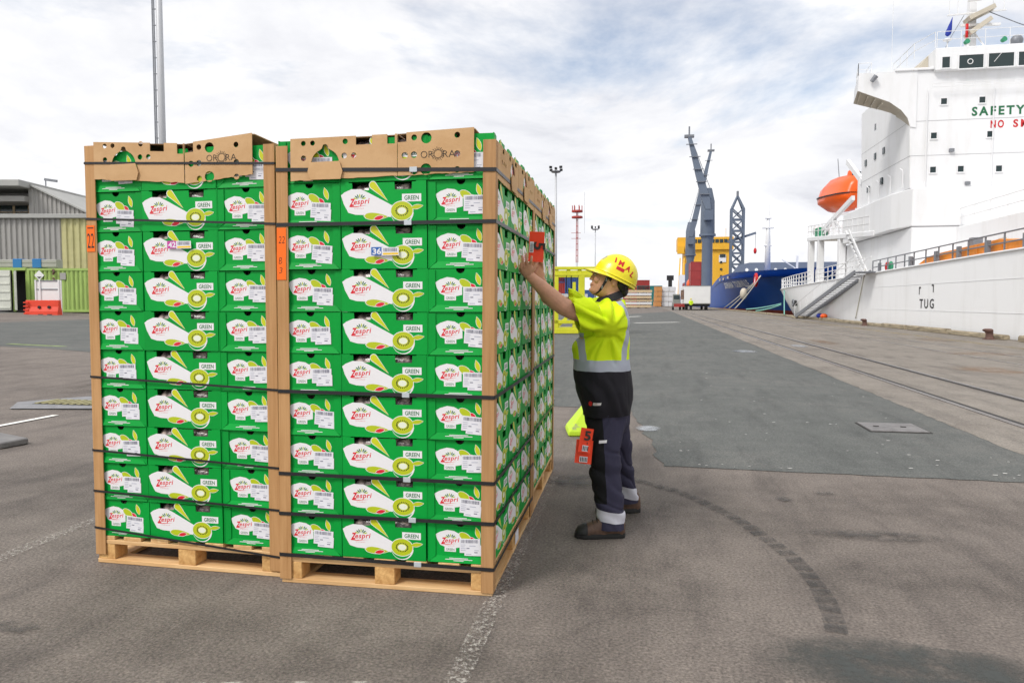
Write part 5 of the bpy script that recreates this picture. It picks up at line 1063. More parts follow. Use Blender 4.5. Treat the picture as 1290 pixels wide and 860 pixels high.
for x_ in (13.6, 16.0):
    MB_((x_, 63.5, RZ(63) + .1), (x_, 53.0, 8.3), .22, .3).build('davit_beam', 'ship_white', ship); MB_((x_, 54.6, 11.0), (x_, 50.8, 9.0), .22, .36).build('davit_arm', 'ship_white', ship)
    MB_((x_, 51.2, RZ(51)), (x_, 51.2, 9.4), .3, .35).build('davit_post', 'ship_white', ship); MB_((x_, 58.0, RZ(58)), (x_, 58.0, 7.4), .28).build('davit_post', 'ship_white', ship); MB_((x_, 54.2, RZ(54)), (x_, 57.8, 7.3), .14).build('davit_brace', 'ship_white', ship); MB_((x_, 62.0, RZ(62)), (x_, 58.2, 7.3), .14).build('davit_brace', 'ship_white', ship)
for y_ in (52.4, 58.5): MB_((13.6, y_, RZ(y_) + 1.6), (16.0, y_, RZ(y_) + 1.6), .14).build('cross_beam', 'ship_white', ship)
sp(MB().box(13.2, 61.2, RZ(61), 13.9, 62.6, RZ(61) + .75)).build('deck_locker', 'deck_green', ship, bevel=.03); q = MB().tube([(13.2, 63.0, RZ(63) + .5), (14.4, 63.0, RZ(63) + .5)], .32, 14); sp(q).build('life_raft_canister', 'white_paint', ship, smooth=.8)
q = MB().tube([(12.375 - .07, 66.0 + .27 * cos(t), 1.2 + .27 * sin(t)) for t in [2 * pi * i / 20 for i in range(21)]], .07, 8); sp(q).build('fairlead', 'grey_steel', ship, smooth=True)
q = MB(); q.prism([(66 + .24 * cos(t), 1.2 + .24 * sin(t)) for t in [2 * pi * i / 18 for i in range(18)]], 'x', 12.30, 12.6); sp(q).build('fairlead_opening', 'black', ship)
# enclosed lifeboat
lb = thing('lifeboat', "orange enclosed lifeboat held high in the davits at the white ship's stern", 'lifeboat', (14.75, 59.8, 9.35)); lb.rotation_euler = (R(2), 0, R(12))
q = MB(); st = [(-2.5, .85, -.7, .95), (-2.2, 1.15, -.95, 1.2), (-1.4, 1.35, -1.12, 1.38), (0, 1.42, -1.18, 1.42), (1.4, 1.36, -1.14, 1.36), (2.3, 1.12, -.98, 1.1), (2.8, .7, -.6, .7)]
q.loft([[(w_ * (1 if 0 < k < 5 else .45) * s_, y_, zz) for s_, zz, k in ((-.45, zb, 0), (-.95, zb * .45, 1), (-1, 0, 2), (-.92, .1, 3), (-.78, zt * .55, 4), (-.8, zt, 5), (.8, zt, 5), (.78, zt * .55, 4), (.92, .1, 3), (1, 0, 2), (.95, zb * .45, 1), (.45, zb, 0))] for y_, w_, zb, zt in st]); q.build('boat_hull', 'boat_orange', lb, smooth=.9)
q = MB(); q.loft([[(s_ * (w_ + .05), y_, z_) for s_, z_ in ((-1, -.05), (-1, .05), (1, .05), (1, -.05))] for y_, w_, _, _ in st]); q.build('fender_belt', 'black', lb)
MB().cyl(0, -1.2, 1.1, 1.75, .5, 14, 0, .38).build('conning_tower', 'boat_orange', lb, bevel=.05); MB().box(-.3, -1.74, 1.35, .3, -1.55, 1.6).build('pane', 'pane', lb); MB().tube([(0, 1.0, 1.3), (0, 1.4, 3.0)], .03, 5).build('aerial', 'grey_steel', lb)
# gangway down to the quay
gw = thing('gangway', 'grey stepped gangway sloping from the white ship down to the quay', 'gangway', (11.8, 60.2, 0))
A_, B_ = Vector((0, 0, .12)), Vector((.25, -15.6, 2.98))
for s_ in (-.42, .42): MB().bar(A_ + Vector((s_, 0, 0)), B_ + Vector((s_, 0, 0)), .07, .26).build('stringer', 'grey_steel', gw)
for i in range(26): p_ = A_.lerp(B_, (i + .5) / 26); MB().box(p_.x - .4, p_.y - .17, p_.z + .02, p_.x + .4, p_.y + .17, p_.z + .055).build('tread', 'pale_conc', gw)
for s_ in (-.44, .44):
    o_ = Vector((s_, 0, .95)); MB().bar(A_ + o_, B_ + o_, .03).build('handrail', 'white_paint', gw)
    for i in range(9): p_ = A_.lerp(B_, i / 8); MB().bar(p_ + Vector((s_, 0, .1)), p_ + o_, .025).build('handrail_post', 'white_paint', gw)
MB().box(-.55, -.5, .0, .55, .6, .14).build('foot_roller', 'wood_kerb', gw, bevel=.03); MB().box(-.3, -17.0, 2.9, .75, -15.5, 2.98).build('landing', 'grey_steel', gw)
# fenders and ropes by the gangway
for y_, m_, lab in ((53.4, 'boat_orange', 'orange bundle of safety netting on the kerb beside the white ship'), (54.6, 'flag_blue', 'blue bundle beside the orange netting on the quay kerb')):
    q = MB(); blob(q, (0, 0, .16), (.24, .36, .18)); o = q.build('kerb_bundle', m_, smooth=True); o.location = (12.0, y_, .16); tag(o, lab, 'bundle')
M['rope_white'] = mat('rope_white', (.62, .60, .52), .8); M['rope_green'] = mat('rope_green', (.22, .50, .42), .8)
def rope(name, a, c_, sag, r, m_, lab, grp=None):
    a, c_ = Vector(a), Vector(c_); q = MB().tube([a.lerp(c_, t / 14) - Vector((0, 0, sag * 4 * (t / 14) * (1 - t / 14))) for t in range(15)], r, 6); return tag(q.build(name, m_, smooth=True), lab, 'rope', grp)
rope('mooring_rope', (12.7, 72.5, 2.55), (11.7, 66.5, .2), .05, .05, 'rope_green', "green mooring rope from the white ship's stern rail to the quay")
rope('mooring_rope', (12.35, 45.2, 3.2), (12.36, 47.0, .3), .0, .03, 'rope_white', 'pale rope hanging down the white hull below the gangway landing')
# ================================================================ BLUE SHIP BEYOND
M['ship_blue'] = mat('ship_blue', (.004, .075, .36), .4, var=.12, vscale=.25); M['boot_red'] = mat('boot_red', (.30, .05, .025), .6, var=.2, vscale=.6); M['crane_grey'] = mat('crane_grey', (.12, .15, .20), .5, var=.08, vscale=.4); M['break_grey'] = mat('break_grey', (.16, .19, .24), .6)
M['ship_yellow'] = mat('ship_yellow', (.80, .42, .02), .5, var=.05, vscale=.3); M['box_red'] = mat('box_red', (.33, .035, .03), .55, var=.12, vscale=.5); M['box_blue'] = mat('box_blue', (.03, .08, .24), .55, var=.12, vscale=.5); M['box_teal'] = mat('box_teal', (.02, .18, .17), .55)
bsx, bsy = 12.6, 100
bl = thing('container_ship', 'blue hulled ship with grey cranes and yellow superstructure, moored beyond the white ship', 'ship', (bsx, bsy, 0))
def bp(mb): mb.v = [(x_ - bsx, y_ - bsy, z_) for x_, y_, z_ in mb.v]; return mb
ztop = lambda y_: 3.4 + 2.3 * sm(165, 132, y_) - .35 * sm(118, 92, y_)
dk = crom([(12.6, 345), (12.6, 250), (12.6, 170), (12.6, 150), (12.6, 135), (12.6, 122), (13.1, 112), (14.6, 103), (17.2, 95), (20.5, 90), (24.5, 88)], 4)
wl_ = crom([(12.6, 345), (12.6, 250), (12.6, 172), (12.7, 155), (13.2, 143), (14.6, 131), (17.0, 119), (19.6, 109), (22, 102), (23.6, 98), (24.5, 96)], 4)
h = MB(); rows = []
for i in range(13):
    t = i / 12; w_ = t ** 1.5; rows.append([(a.x * w_ + b_.x * (1 - w_), a.y * w_ + b_.y * (1 - w_), -2.6 + (ztop(a.y) + 2.6) * t) for a, b_ in zip(dk, wl_)])
n_ = len(rows[0])
for i in range(12): h.add(rows[i] + rows[i + 1], [(j, j + 1, n_ + j + 1, n_ + j) for j in range(n_ - 1)], 1 if i < 4 else 0)
mir = [[(49 - x_, y_, z_) for x_, y_, z_ in r_] for r_ in rows]
for i in range(12): h.add(mir[i] + mir[i + 1], [(j, j + 1, n_ + j + 1, n_ + j) for j in range(n_ - 1)], 1 if i < 4 else 0)
top = [(x_, y_, z_ - .9) for x_, y_, z_ in rows[-1]]; h.add(top + [(49 - x_, y_, z_) for x_, y_, z_ in top], [(j, j + 1, n_ + j + 1, n_ + j) for j in range(n_ - 1)], 0)
bp(h).build('hull', ['ship_blue', 'boot_red'], bl, smooth=.7, merge=True)
# name on the bow: lettering laid along the flared plating
def hull_pt(y_, z_):
    best = None
    for i in range(12):
        for j in range(n_ - 1):
            a, b_, c_, d_ = rows[i][j], rows[i][j + 1], rows[i + 1][j], rows[i + 1][j + 1]
            if min(a[1], b_[1], c_[1], d_[1]) - .5 <= y_ <= max(a[1], b_[1], c_[1], d_[1]) + .5 and min(a[2], b_[2]) - .3 <= z_ <= max(c_[2], d_[2]) + .3:
                x_ = min(a[0], b_[0], c_[0], d_[0]); best = x_ if best is None else min(best, x_)
    return best if best is not None else 12.6
bvh = BVHTree.FromPolygons([p_ for r_ in rows for p_ in r_], [(i * n_ + j, i * n_ + j + 1, (i + 1) * n_ + j + 1, (i + 1) * n_ + j) for i in range(12) for j in range(n_ - 1)])
def on_bow(mb, m_, name, off=.12):
    r = MB()
    for v in mb.v:
        hit = bvh.ray_cast(Vector((0, v[0], v[1])), Vector((1, 0, 0))); x_ = hit[0].x if hit[0] else 13; r.v.append((x_ - off, v[0], v[1]))
    r.f = mb.f; r.m = mb.m; return bp(r).build(name, m_, bl, recalc=False)
t_ = text('SOFRANA TOURVILLE', .95, .035, 0, 1, 1.1); k = 17.5 / width(t_); q = MB().addm([(128.5 - v[0] * k, 3.55 + v[1], 0) for v in t_.v], t_.f, t_.m); on_bow(q, 'white_paint', 'lettering')
an = MB(); blob(an, (12.9, 103.5, 2.4), (.5, .7, .8)); bp(an).build('anchor', 'beige', bl, smooth=True)
for y_ in (133, 127, 120): bp(MB().box(12.5, y_, ztop(y_) - .75, 12.62, y_ + 1.2, ztop(y_) - .35)).build('hawse_opening', 'beige', bl)
em = MB(); em.add([(13.7 - .2, 98 + 1.1 * cos(t), 4.5 + 1.1 * sin(t)) for t in [2 * pi * i / 20 for i in range(20)]], [tuple(range(20))])
bp(MB().tube([(14.2, 101.6 + .75 * cos(t), 4.2 + .75 * sin(t)) for t in [2 * pi * i / 20 for i in range(21)]], .2, 6)).build('bow_emblem', 'red', bl); bp(MB().tube([(14.25, 101.6 + .4 * cos(t), 4.2 + .4 * sin(t)) for t in [2 * pi * i / 20 for i in range(21)]], .2, 6)).build('bow_emblem', 'white_paint', bl)
# breakwater with round openings
W_ = 23; loops = [[(0, 0), (W_, 0), (W_, 2.5), (3.0, 2.5), (1.3, 2.1), (0, .4)]] + [circ(2.6 + 1.45 * i, 1.35, .26) for i in range(14)]
q = curve_mesh(loops, .06); bw = MB().addm([(12.9 + v[0], 121 + v[2], 5.0 + v[1]) for v in q.v], q.f, q.m); bp(bw).build('breakwater', 'break_grey', bl)
def crane(x_, y_, base, zt, tip, name='deck_crane'):
    c_ = bpy.data.objects.new(name, None); C.objects.link(c_); c_.parent = bl; c_.location = (x_ - bsx, y_ - bsy, 0)
    q = MB(); q.loft([[(r_ * cos(t), r_ * sin(t), z_) for t in [2 * pi * j / 16 for j in range(16)]] for z_, r_ in ((base, 1.25), (base + (zt - base) * .5, 1.2), (base + (zt - base) * .58, 1.65), (zt - 3, 1.55), (zt, .9))]); q.build('pedestal', 'crane_grey', c_, smooth=.6)
    MB().cyl(0, 0, base + (zt - base) * .56, base + (zt - base) * .58, 1.9, 16).build('slewing_ring', 'crane_grey', c_)
    T_ = Vector(tip) - Vector((x_, y_, 0)); B0 = Vector((0, -1.5, zt - 5)); q = MB()
    for s_ in (0,):
        q.loft([[tuple(B0.lerp(T_, t) + Vector((a * w_, b_ * .5, 0))) for a, b_ in ((-1, -1), (1, -1), (1, 1), (-1, 1))] for t, w_ in ((0, .6), (.15, .95), (.5, .85), (1, .38))])
    q.build('jib', 'crane_grey', c_)
    MB().box(T_.x - 1.1, T_.y - .6, T_.z - .3, T_.x + 1.1, T_.y + .6, T_.z + .25).build('jib_head', 'grey_steel', c_); MB().bar(T_ + Vector((0, 0, -.6)), T_ + Vector((0, 0, 2.2)), .35).build('jib_head_post', 'grey_steel', c_); MB().box(-1.0, -2.6, zt - 7.5, 1.0, -1.6, zt - 5.2).build('cab', 'crane_grey', c_)
    for k in (-.5, .5): MB().tube([Vector((k, -.4, zt - .2)), T_ + Vector((k * .4, 0, .2))], .07, 5).build('luffing_wire', 'grey_steel', c_)
    for i in range(5): z_ = base + 4 + i * 1.2; 
    for i in range(5): p_ = B0.lerp(T_, .2 + i * .17); MB().box(p_.x - 1.25, p_.y - .9, p_.z - .07, p_.x + 1.25, p_.y - .6, p_.z + .07).build('jib_walkway', 'grey_steel', c_)
    return c_
crane(13.6, 176, 2.5, 27.5, (9.2, 176, 39.6)); crane(14.1, 254, 2.5, 28.0, (20.4, 254, 51.6))
# lattice gantry and masts forward
lt_ = bpy.data.objects.new('lattice_mast', None); C.objects.link(lt_); lt_.parent = bl; lt_.location = (14.25 - bsx, 124 - bsy, 0)
for sx_ in (-.95, .95):
    for sy_ in (-.8, .8): MB().bar((sx_, sy_, 5), (sx_, sy_, 16.2), .3).build('mast_leg', 'crane_grey', lt_); MB().bar((sx_, sy_, 16.2), (0, 0, 18.4), .28).build('mast_peak', 'crane_grey', lt_)
for i in range(6):
    z_ = 5.6 + i * 1.8
    for sy_ in (-.8, .8): MB().bar((-.95, sy_, z_), (.95, sy_, z_ + 1.8), .2).build('lattice_brace', 'crane_grey', lt_); MB().bar((.95, sy_, z_), (-.95, sy_, z_ + 1.8), .2).build('lattice_brace', 'crane_grey', lt_); MB().bar((-.95, sy_, z_), (.95, sy_, z_), .22).build('lattice_rung', 'crane_grey', lt_)
MB().bar((-1.5, 0, 11.0), (2.9, -.5, 12.4), .3, .35).build('derrick', 'crane_grey', lt_); MB().bar((2.8, -.5, 12.3), (2.8, -.5, 9.8), .06).build('hook_wire', 'grey_steel', lt_); q = MB(); blob(q, (2.8, -.5, 9.5), (.25, .25, .5)); q.build('hook_block', 'red', lt_); MB().bar((0, 0, 18.3), (0, 0, 19.2), .35).build('mast_light', 'grey_steel', lt_)
q = MB(); q.tube([(0, 0, 5), (0, 0, 10), (0, 0, 14.6)], [.42, .32, .10], 10); fm = bp(MB().merge(q, Matrix.Translation((16.15, 105, 0)))).build('foremast', 'white_paint', bl, smooth=True)
for z_, w_ in ((11.3, .75), (12.6, .4), (8.9, .5)): bp(MB().box(16.15 - w_, 104.7, z_, 16.15 + w_, 105.3, z_ + .12)).build('crosstree', 'white_paint', fm)
bp(MB().bar((20.2, 106, 5.4), (20.2, 106, 7.6), .25)).build('deck_post', 'white_paint', bl); bp(MB().bar((18.2, 106, 7.1), (20.0, 106, 5.9), .12)).build('deck_brace', 'white_paint', bl)
# yellow superstructure far aft
ysup = MB(); ysup.box(15.5, 330, 3, 36, 344, 24.0); bp(ysup).build('superstructure', 'ship_yellow', bl); ybr = MB(); ybr.box(12.8, 329, 24.0, 36.5, 343, 29.4); bro = bp(ybr).build('bridge', 'ship_yellow', bl)
for i in range(9): bp(MB().box(19.5 + i * 1.85, 328.8, 26.9, 21.0 + i * 1.85, 329.05, 28.4)).build('window', 'pane', bro)
bp(MB().box(30.5, 329.7, 18.5, 33.5, 330.05, 21.5)).build('vent_opening', 'white_paint', bl); bp(MB().box(30.8, 329.5, 20.6, 33.2, 329.72, 22.0)).build('window', 'pane', bl)
for x_ in (17.5, 31): 
    for z_ in (9, 12, 15, 18): bp(MB().box(x_, 329.7, z_, x_ + .9, 330.05, z_ + .9)).build('window', 'pane', bl)
bp(MB().box(12.7, 327, 22.2, 15.6, 330, 25.6)).build('bridge_wing', 'ship_yellow', bl); bp(MB().box(24.4, 331, 29.4, 26.6, 334, 32.4)).build('funnel_top', 'box_blue', bl); bp(MB().cyl(33.5, 333, 29.4, 33.5, .3, 8)).build('radar_post', 'white_paint', bl)
for x_ in (12.9, 14.6): bp(MB().bar((x_, 318, 4), (x_ + .8, 322, 20), .5)).build('frame_leg', 'ship_yellow', bl)
bp(MB().box(12.7, 300, 3, 20, 312, 12)).build('aft_house', 'ship_white', bl); q = MB(); blob(q, (14.2, 240, 6.8), (2.0, 3.0, 2.2)); bp(q).build('deck_buoy', 'boat_orange', bl, smooth=True)
# shipping containers
def container(x_, y_, z_, L_, W2, H_, m_, lab, rz=0., grp='shipping containers', ribs=True):
    o = thing('shipping_container', lab, 'container', (x_, y_, z_), rz, grp)
    b = MB(); b.box(.06, .06, .05, L_ - .06, W2 - .06, H_ - .05); b.build('body', m_, o)
    f = MB()
    for a_ in ((0, 0), (L_ - .15, 0), (0, W2 - .15), (L_ - .15, W2 - .15)): f.box(a_[0], a_[1], 0, a_[0] + .15, a_[1] + .15, H_)
    for a_ in (0, H_ - .14): f.box(.15, .0, a_, L_ - .15, .12, a_ + .14); f.box(.15, W2 - .12, a_, L_ - .15, W2, a_ + .14)
    f.build('frame', m_, o)
    if ribs:
        n_r = int(L_ / .28); r_ = MB(); pts = [(.16, .06)]
        for i in range(n_r): x0 = .16 + (L_ - .32) * i / n_r; w_ = (L_ - .32) / n_r; pts += [(x0 + w_ * .1, .06), (x0 + w_ * .3, .025), (x0 + w_ * .6, .025), (x0 + w_ * .8, .06)]
        pts += [(L_ - .16, .06), (L_ - .16, .09), (.16, .09)]
        r_.prism(pts, 'z', .14, H_ - .14); r_.build('corrugated_side', m_, o)
    return o
for i in range(4):
    for j in range(2): container(12.9 + j * 3.1, 228, 3 + i * 2.6, 2.6 if False else 3.0, 12, 2.6, 'box_red', f"red container on the blue ship's deck, {('lowest', 'second', 'third', 'top')[i]} tier, {('quay side', 'inboard')[j]} stack", ribs=False)
for i, m_ in enumerate(('box_red', 'box_red', 'box_blue')): container(13.0, 275 - i * 9, 3 + (0 if i < 2 else 2.6), 5, 8, 5.2 if i < 2 else 9, m_, ('red container farther aft on the blue ship, right one', 'red container farther aft on the blue ship, left one', 'tall blue container box between the ship cranes')[i], ribs=False)
for i, (a_, c_) in enumerate((((14.6, 100.3, 4.7), (11.8, 118, .35)), ((14.6, 100.3, 4.7), (11.75, 110.5, .35)), ((14.6, 100.3, 4.7), (11.7, 103.0, .35)))):
    rope('mooring_rope', a_, c_, .25, .075, 'rope_white', f"{('longest', 'middle', 'shortest')[i]} of three white mooring ropes from the blue bow to the quay", 'white mooring ropes')
for i, (a_, c_) in enumerate((((13.3, 77.5, 1.1), (11.8, 92, .4)), ((13.3, 77.5, 1.0), (11.8, 84, .3)))): rope('mooring_rope', a_, c_, .1, .07, 'rope_green', f"{('longer', 'shorter')[i]} green mooring rope low along the quay behind the white stern", 'green mooring ropes')
# ================================================================ FAR END OF THE QUAY
def wl2(X_, D_, z_=0.): return (X_ * cos(YAW) - D_ * sin(YAW), X_ * sin(YAW) + D_ * cos(YAW), z_)
M['van_white'] = mat('van_white', (.78, .78, .77), .5, var=.04, vscale=1); M['hivis'] = mat('hivis', (.62, .86, .02), .7); M['navy'] = mat('navy', (.02, .02, .035), .8); M['pack_white'] = mat('pack_white', (.70, .70, .70), .7, var=.06, vscale=1); M['pack_orange'] = mat('pack_orange', (.55, .25, .08), .8, var=.15, vscale=1.2); M['lumber'] = mat('lumber', (.62, .48, .30), .85, var=.12, vscale=2); M['truck_grey'] = mat('truck_grey', (.24, .25, .23), .6)
tv = thing('mobile_cabin', 'white box trailer parked on the quay in front of the blue ship', 'trailer', (5.6, 115, 0))
MB().box(0, 0, .95, 3.9, 13, 3.75).build('body', 'van_white', tv, bevel=.05); MB().box(.1, .2, .6, 3.8, 12.5, .95).build('chassis', 'black', tv)
for i in range(5): w = MB().box(-.04, 1.2 + i * 2.3, 1.7, .0, 2.5 + i * 2.3, 3.2).build('window', 'pane', tv)
for x_ in (.35, 3.3):
    for y_ in (.8, 2.0, 10.5): w = MB().tube([(x_ - .15, y_, .5), (x_ + .2, y_, .5)], .5, 16).build('wheel', 'black', tv); MB().tube([(x_ - .17, y_, .5), (x_ + .22, y_, .5)], .22, 10).build('rim', 'grey_steel', w)
for z_ in (1.0, 3.66): MB().box(-.02, -.03, z_, 3.92, .0, z_ + .08).build('edge_rail', 'truck_grey', tv)
tk = thing('tractor_unit', 'small grey and red tow tractor beside the white trailer', 'tractor', (3.9, 117, 0))
MB().box(0, 0, .5, 1.3, 2.6, 1.2).build('chassis', 'truck_grey', tk, bevel=.04); MB().box(.1, .9, 1.2, 1.2, 2.4, 2.5).build('cab', 'truck_grey', tk, bevel=.05); MB().box(.2, .86, 1.7, 1.1, .9, 2.3).build('windscreen', 'pane', tk); MB().box(.2, -.6, .5, 1.9, .1, 1.0).build('drawbar', 'box_red', tk)
for x_ in (.1, 1.2):
    for y_ in (.5, 2.1): MB().tube([(x_ - .12, y_, .42), (x_ + .12, y_, .42)], .42, 14).build('wheel', 'black', tk)
wk = thing('person', 'distant worker in yellow hi-vis jacket standing by the white trailer', 'person', (6.5, 113.6, 0), .2)
q = MB()
q.tube([(-.1, 0, .05), (-.1, .02, .5), (-.08, 0, .9)], [.07, .08, .10], 10); q.tube([(.12, .08, .05), (.11, .02, .5), (.08, 0, .9)], [.07, .08, .10], 10); q.loft([oval(0, 0, z_, a_, b_, 16) for z_, a_, b_ in ((.85, .18, .13), (1.1, .18, .13), (1.35, .22, .14), (1.48, .16, .1), (1.54, .07, .07))]); q.tube([(-.2, 0, 1.42), (-.28, -.05, 1.15), (-.25, -.2, .95)], [.07, .055, .04], 8); q.tube([(.2, 0, 1.42), (.28, -.05, 1.15), (.26, -.15, .92)], [.07, .055, .04], 8); q.tube([(0, 0, 1.5), (0, 0, 1.6)], .055, 8); blob(q, (0, 0, 1.68), (.09, .1, .12))
finish(remesh(q, .02, 1), 'body', ['skin'], wk)
q = MB(); q.loft([oval(0, 0, z_, a_, b_, 16) for z_, a_, b_ in ((.82, .22, .17), (1.1, .22, .17), (1.35, .26, .18), (1.5, .18, .13))]); q.tube([(-.2, 0, 1.42), (-.29, -.05, 1.15), (-.27, -.15, 1.0)], [.1, .08, .07], 8); q.tube([(.2, 0, 1.42), (.29, -.05, 1.15), (.27, -.12, 1.0)], [.1, .08, .07], 8); finish(remesh(q, .02, 1), 'jacket', ['hivis'], wk)
q = MB(); q.tube([(-.1, 0, .06), (-.1, .02, .5), (-.08, 0, .9)], [.09, .1, .13], 10); q.tube([(.12, .08, .06), (.11, .02, .5), (.08, 0, .9)], [.09, .1, .13], 10); finish(remesh(q, .02, 1), 'trousers', ['navy'], wk); q = MB(); blob(q, (0, 0, 1.74), (.13, .15, .1)); q.build('hard_hat', 'helmet', wk, smooth=True)
# stacked packs of timber and paper
def packs(name, X_, D_, w_, d_, h_, n, mats, lab, cat, rz=0., cols=1):
    o = thing(name, lab, cat, (X_, D_, 0), rz)
    for i in range(n):
        for c_ in range(cols):
            x0 = c_ * w_ / cols; j = random.uniform(-.12, .12)
            MB().box(x0 + .04 + j, j, i * h_ + .12, x0 + w_ / cols - .04 + j, d_, (i + 1) * h_ - .02).build('pack', mats[(i + c_) % len(mats)], o, bevel=.02)
            for k in (.15, .5, .82): MB().box(x0 + w_ / cols * k, .05, i * h_, x0 + w_ / cols * k + .12, d_, i * h_ + .115).build('bearer', 'lumber', o)
    return o
packs('timber_stack', *wl2(23.6, 150)[:2], 5.2, 3, .62, 6, ['lumber', 'pack_white', 'lumber'], "long stack of wrapped timber packs behind the worker's shoulder", 'timber stack', YAW)
packs('pulp_stack', *wl2(39.0, 190)[:2], 3.6, 3, 1.3, 4, ['pack_white'], 'tall white stack of wrapped bales left of the trailer', 'bale stack', YAW, 2); packs('pulp_stack', *wl2(37.2, 189)[:2], 1.6, 3, 1.3, 4, ['pack_orange'], 'tall orange brown stack of packs beside the white bales', 'bale stack', YAW)
for i, (dX, z_, m_, lab) in enumerate(((0, 2.0 - 2.0, 'pack_white', 'white container at the bottom of the far stack behind the lime frame'), (0, 2.6, 'box_red', 'red container in the far stack behind the lime frame, left'), (1.5, 2.6, 'box_blue', 'blue container in the far stack behind the lime frame, right'), (0, 5.2 - 1.0, 'box_blue', 'dark blue container at the top of the far stack behind the lime frame'))):
    container(*wl2(5.6 + dX * 1.6, 112)[:2], z_ * 1.0, 6.0 if i in (0,) else 2.5, 2.4, 2.5 if i < 3 else 1.6, m_, lab, YAW)
container(*wl2(14.5, 230)[:2], 0, 12, 2.4, 5.0, 'box_blue', 'long blue container low on the horizon behind the yellow frame', YAW, ribs=False)
for i, (X_, m_) in enumerate(((34, 'box_red'), (38.5, 'box_teal'))): container(*wl2(X_ + 6, 260)[:2], 0, 9, 3, 9 - 2 * i, m_, ('large red container block standing beyond the bale stacks', 'teal container block standing beyond the bale stacks')[i], YAW, ribs=False)
dc = thing('dark_post', 'dark square post standing among the far stacks beyond the timber', 'post', wl2(42.2, 195)); MB().box(-.5, -.5, 0, .5, .5, 7.0).build('shaft', 'black', dc); MB().box(-.9, -.6, 7.0, .9, .6, 8.3).build('head', 'black', dc)
# lime steel frame behind the worker
M['lime_steel'] = mat('lime_steel', (.62, .62, .02), .5, var=.12, vscale=1.5); M['lime_paint'] = mat('lime_paint', (.50, .72, .03), .6, col2=(.28, .26, .2), vscale=9, v2=(.60, .72))
yf = thing('lifting_frame', 'lime yellow steel lifting frame standing behind the worker', 'steel frame', wl2(1.72, 29.5), YAW)
B = lambda n, *a, m='lime_steel': MB().box(*a).build(n, m, yf, bevel=.01)
B('top_beam', 0, 0, 2.60, 2.5, .3, 2.72); B('top_beam', 0, 0, 2.36, 2.5, .3, 2.45);
for x_ in (.02, .5, .95, 1.5, 2.1): B('web_plate', x_, .04, 2.45, x_ + .14, .26, 2.60)
B('bottom_beam', 0, 0, .02, 2.5, .3, .22); B('lower_rail', 0, .02, .42, 2.5, .22, .56); B('end_post', 0, .02, .22, .16, .26, 2.36); B('mid_post', .98, 0, .22, 1.22, .3, 2.36); B('stub_post', .74, .04, .22, .86, .24, 2.1); B('end_post', 2.34, .02, .22, 2.5, .26, 2.36)
MB().bar((.12, .12, .3), (.75, .12, .9), .12, .12).build('brace', 'lime_steel', yf); MB().bar((1.3, .12, .9), (2.0, .12, .3), .12, .12).build('brace', 'lime_steel', yf)
B('back_beam', 0, 2.2, 2.36, 2.5, 2.4, 2.66); B('back_beam', 0, 2.2, .02, 2.5, 2.4, .2)
for x_ in (0, 2.34): B('side_beam', x_, .3, 2.4, x_ + .15, 2.2, 2.6); B('side_beam', x_, .3, .03, x_ + .15, 2.2, .2); B('end_post', x_, 2.22, .2, x_ + .15, 2.38, 2.36)
for x_ in (.5, .7): MB().bar((x_, .35, 2.36), (x_, .35, 1.7), .03).build('chain', 'black', yf)
wb = MB(); wb.loft([[(s_ * a_ + ox, t_ * a_ * .9, z_) for s_, t_ in ((-1, -1), (1, -1), (1, 1), (-1, 1))] for z_, a_, ox in ((.0, .22, .0), (.05, .22, .0), (.30, .10, .06), (.34, .09, .065))]); o = wb.build('barrier_base', 'lime_paint', bevel=.015); o.location = wl2(.765, 7.2); o.rotation_euler = (0, 0, YAW); tag(o, "scuffed lime yellow barrier foot on the ground beyond the worker's knee", 'barrier foot')
# light poles and towers
M['pole_grey'] = mat('pole_grey', (.50, .51, .53), .5, .1, var=.15, vscale=.8, col2=(.30, .24, .2), v2=(.6, .8)); M['tower_red'] = mat('tower_red', (.40, .05, .04), .6)
def lightpole(X_, D_, hgt, lab, r=.2, heads=6, m_='pole_grey'):
    o = thing('light_pole', lab, 'light pole', wl2(X_, D_), YAW, 'floodlight poles across the port')
    MB().tube([(0, 0, 0), (0, 0, hgt * .5), (0, 0, hgt)], [r, r * .8, r * .6], 10).build('pole', m_, o, smooth=True); MB().cyl(0, 0, hgt, hgt + .18, .7, 14, 0, .85).build('head_ring', 'grey_steel', o)
    for i in range(heads): t = 2 * pi * i / heads + .4; MB().box(-.2, -.15, 0, .2, .15, .36).build('floodlight', 'black', o, loc=(.95 * cos(t), .95 * sin(t), hgt + .3 + .3 * (i % 2)), rot=t); MB().bar((.6 * cos(t), .6 * sin(t), hgt + .1), (.92 * cos(t), .92 * sin(t), hgt + .45), .06).build('bracket', 'grey_steel', o)
    return o
lightpole(7.15, 120, 22.3, 'tall floodlight pole right behind the far carton stack', .26); lightpole(20.45, 180, 18.9, "short distant floodlight pole above the worker's hard hat", .17)
tw = thing('radio_tower', 'red and white radio tower between the two floodlight poles', 'tower', wl2(17.75, 200), YAW)
for s_ in (-.27, .27):
    for t_ in (-.27, .27): MB().bar((s_, t_, 0), (s_ * .7, t_ * .7, 13), .14).build('tower_leg', 'pole_grey', tw); MB().bar((s_ * .9, t_ * .9, 12), (s_ * .6, t_ * .6, 26), .16).build('tower_leg', 'tower_red', tw)
for i in range(16): MB().box(-.30, -.30, 1 + i * 1.6, .30, .30, 1.10 + i * 1.6).build('tower_rung', 'tower_red' if i > 7 else 'pole_grey', tw)
for z_ in (25.6, 24.0): MB().cyl(0, 0, z_, z_ + .5, 1.5, 12).build('platform', 'tower_red', tw)
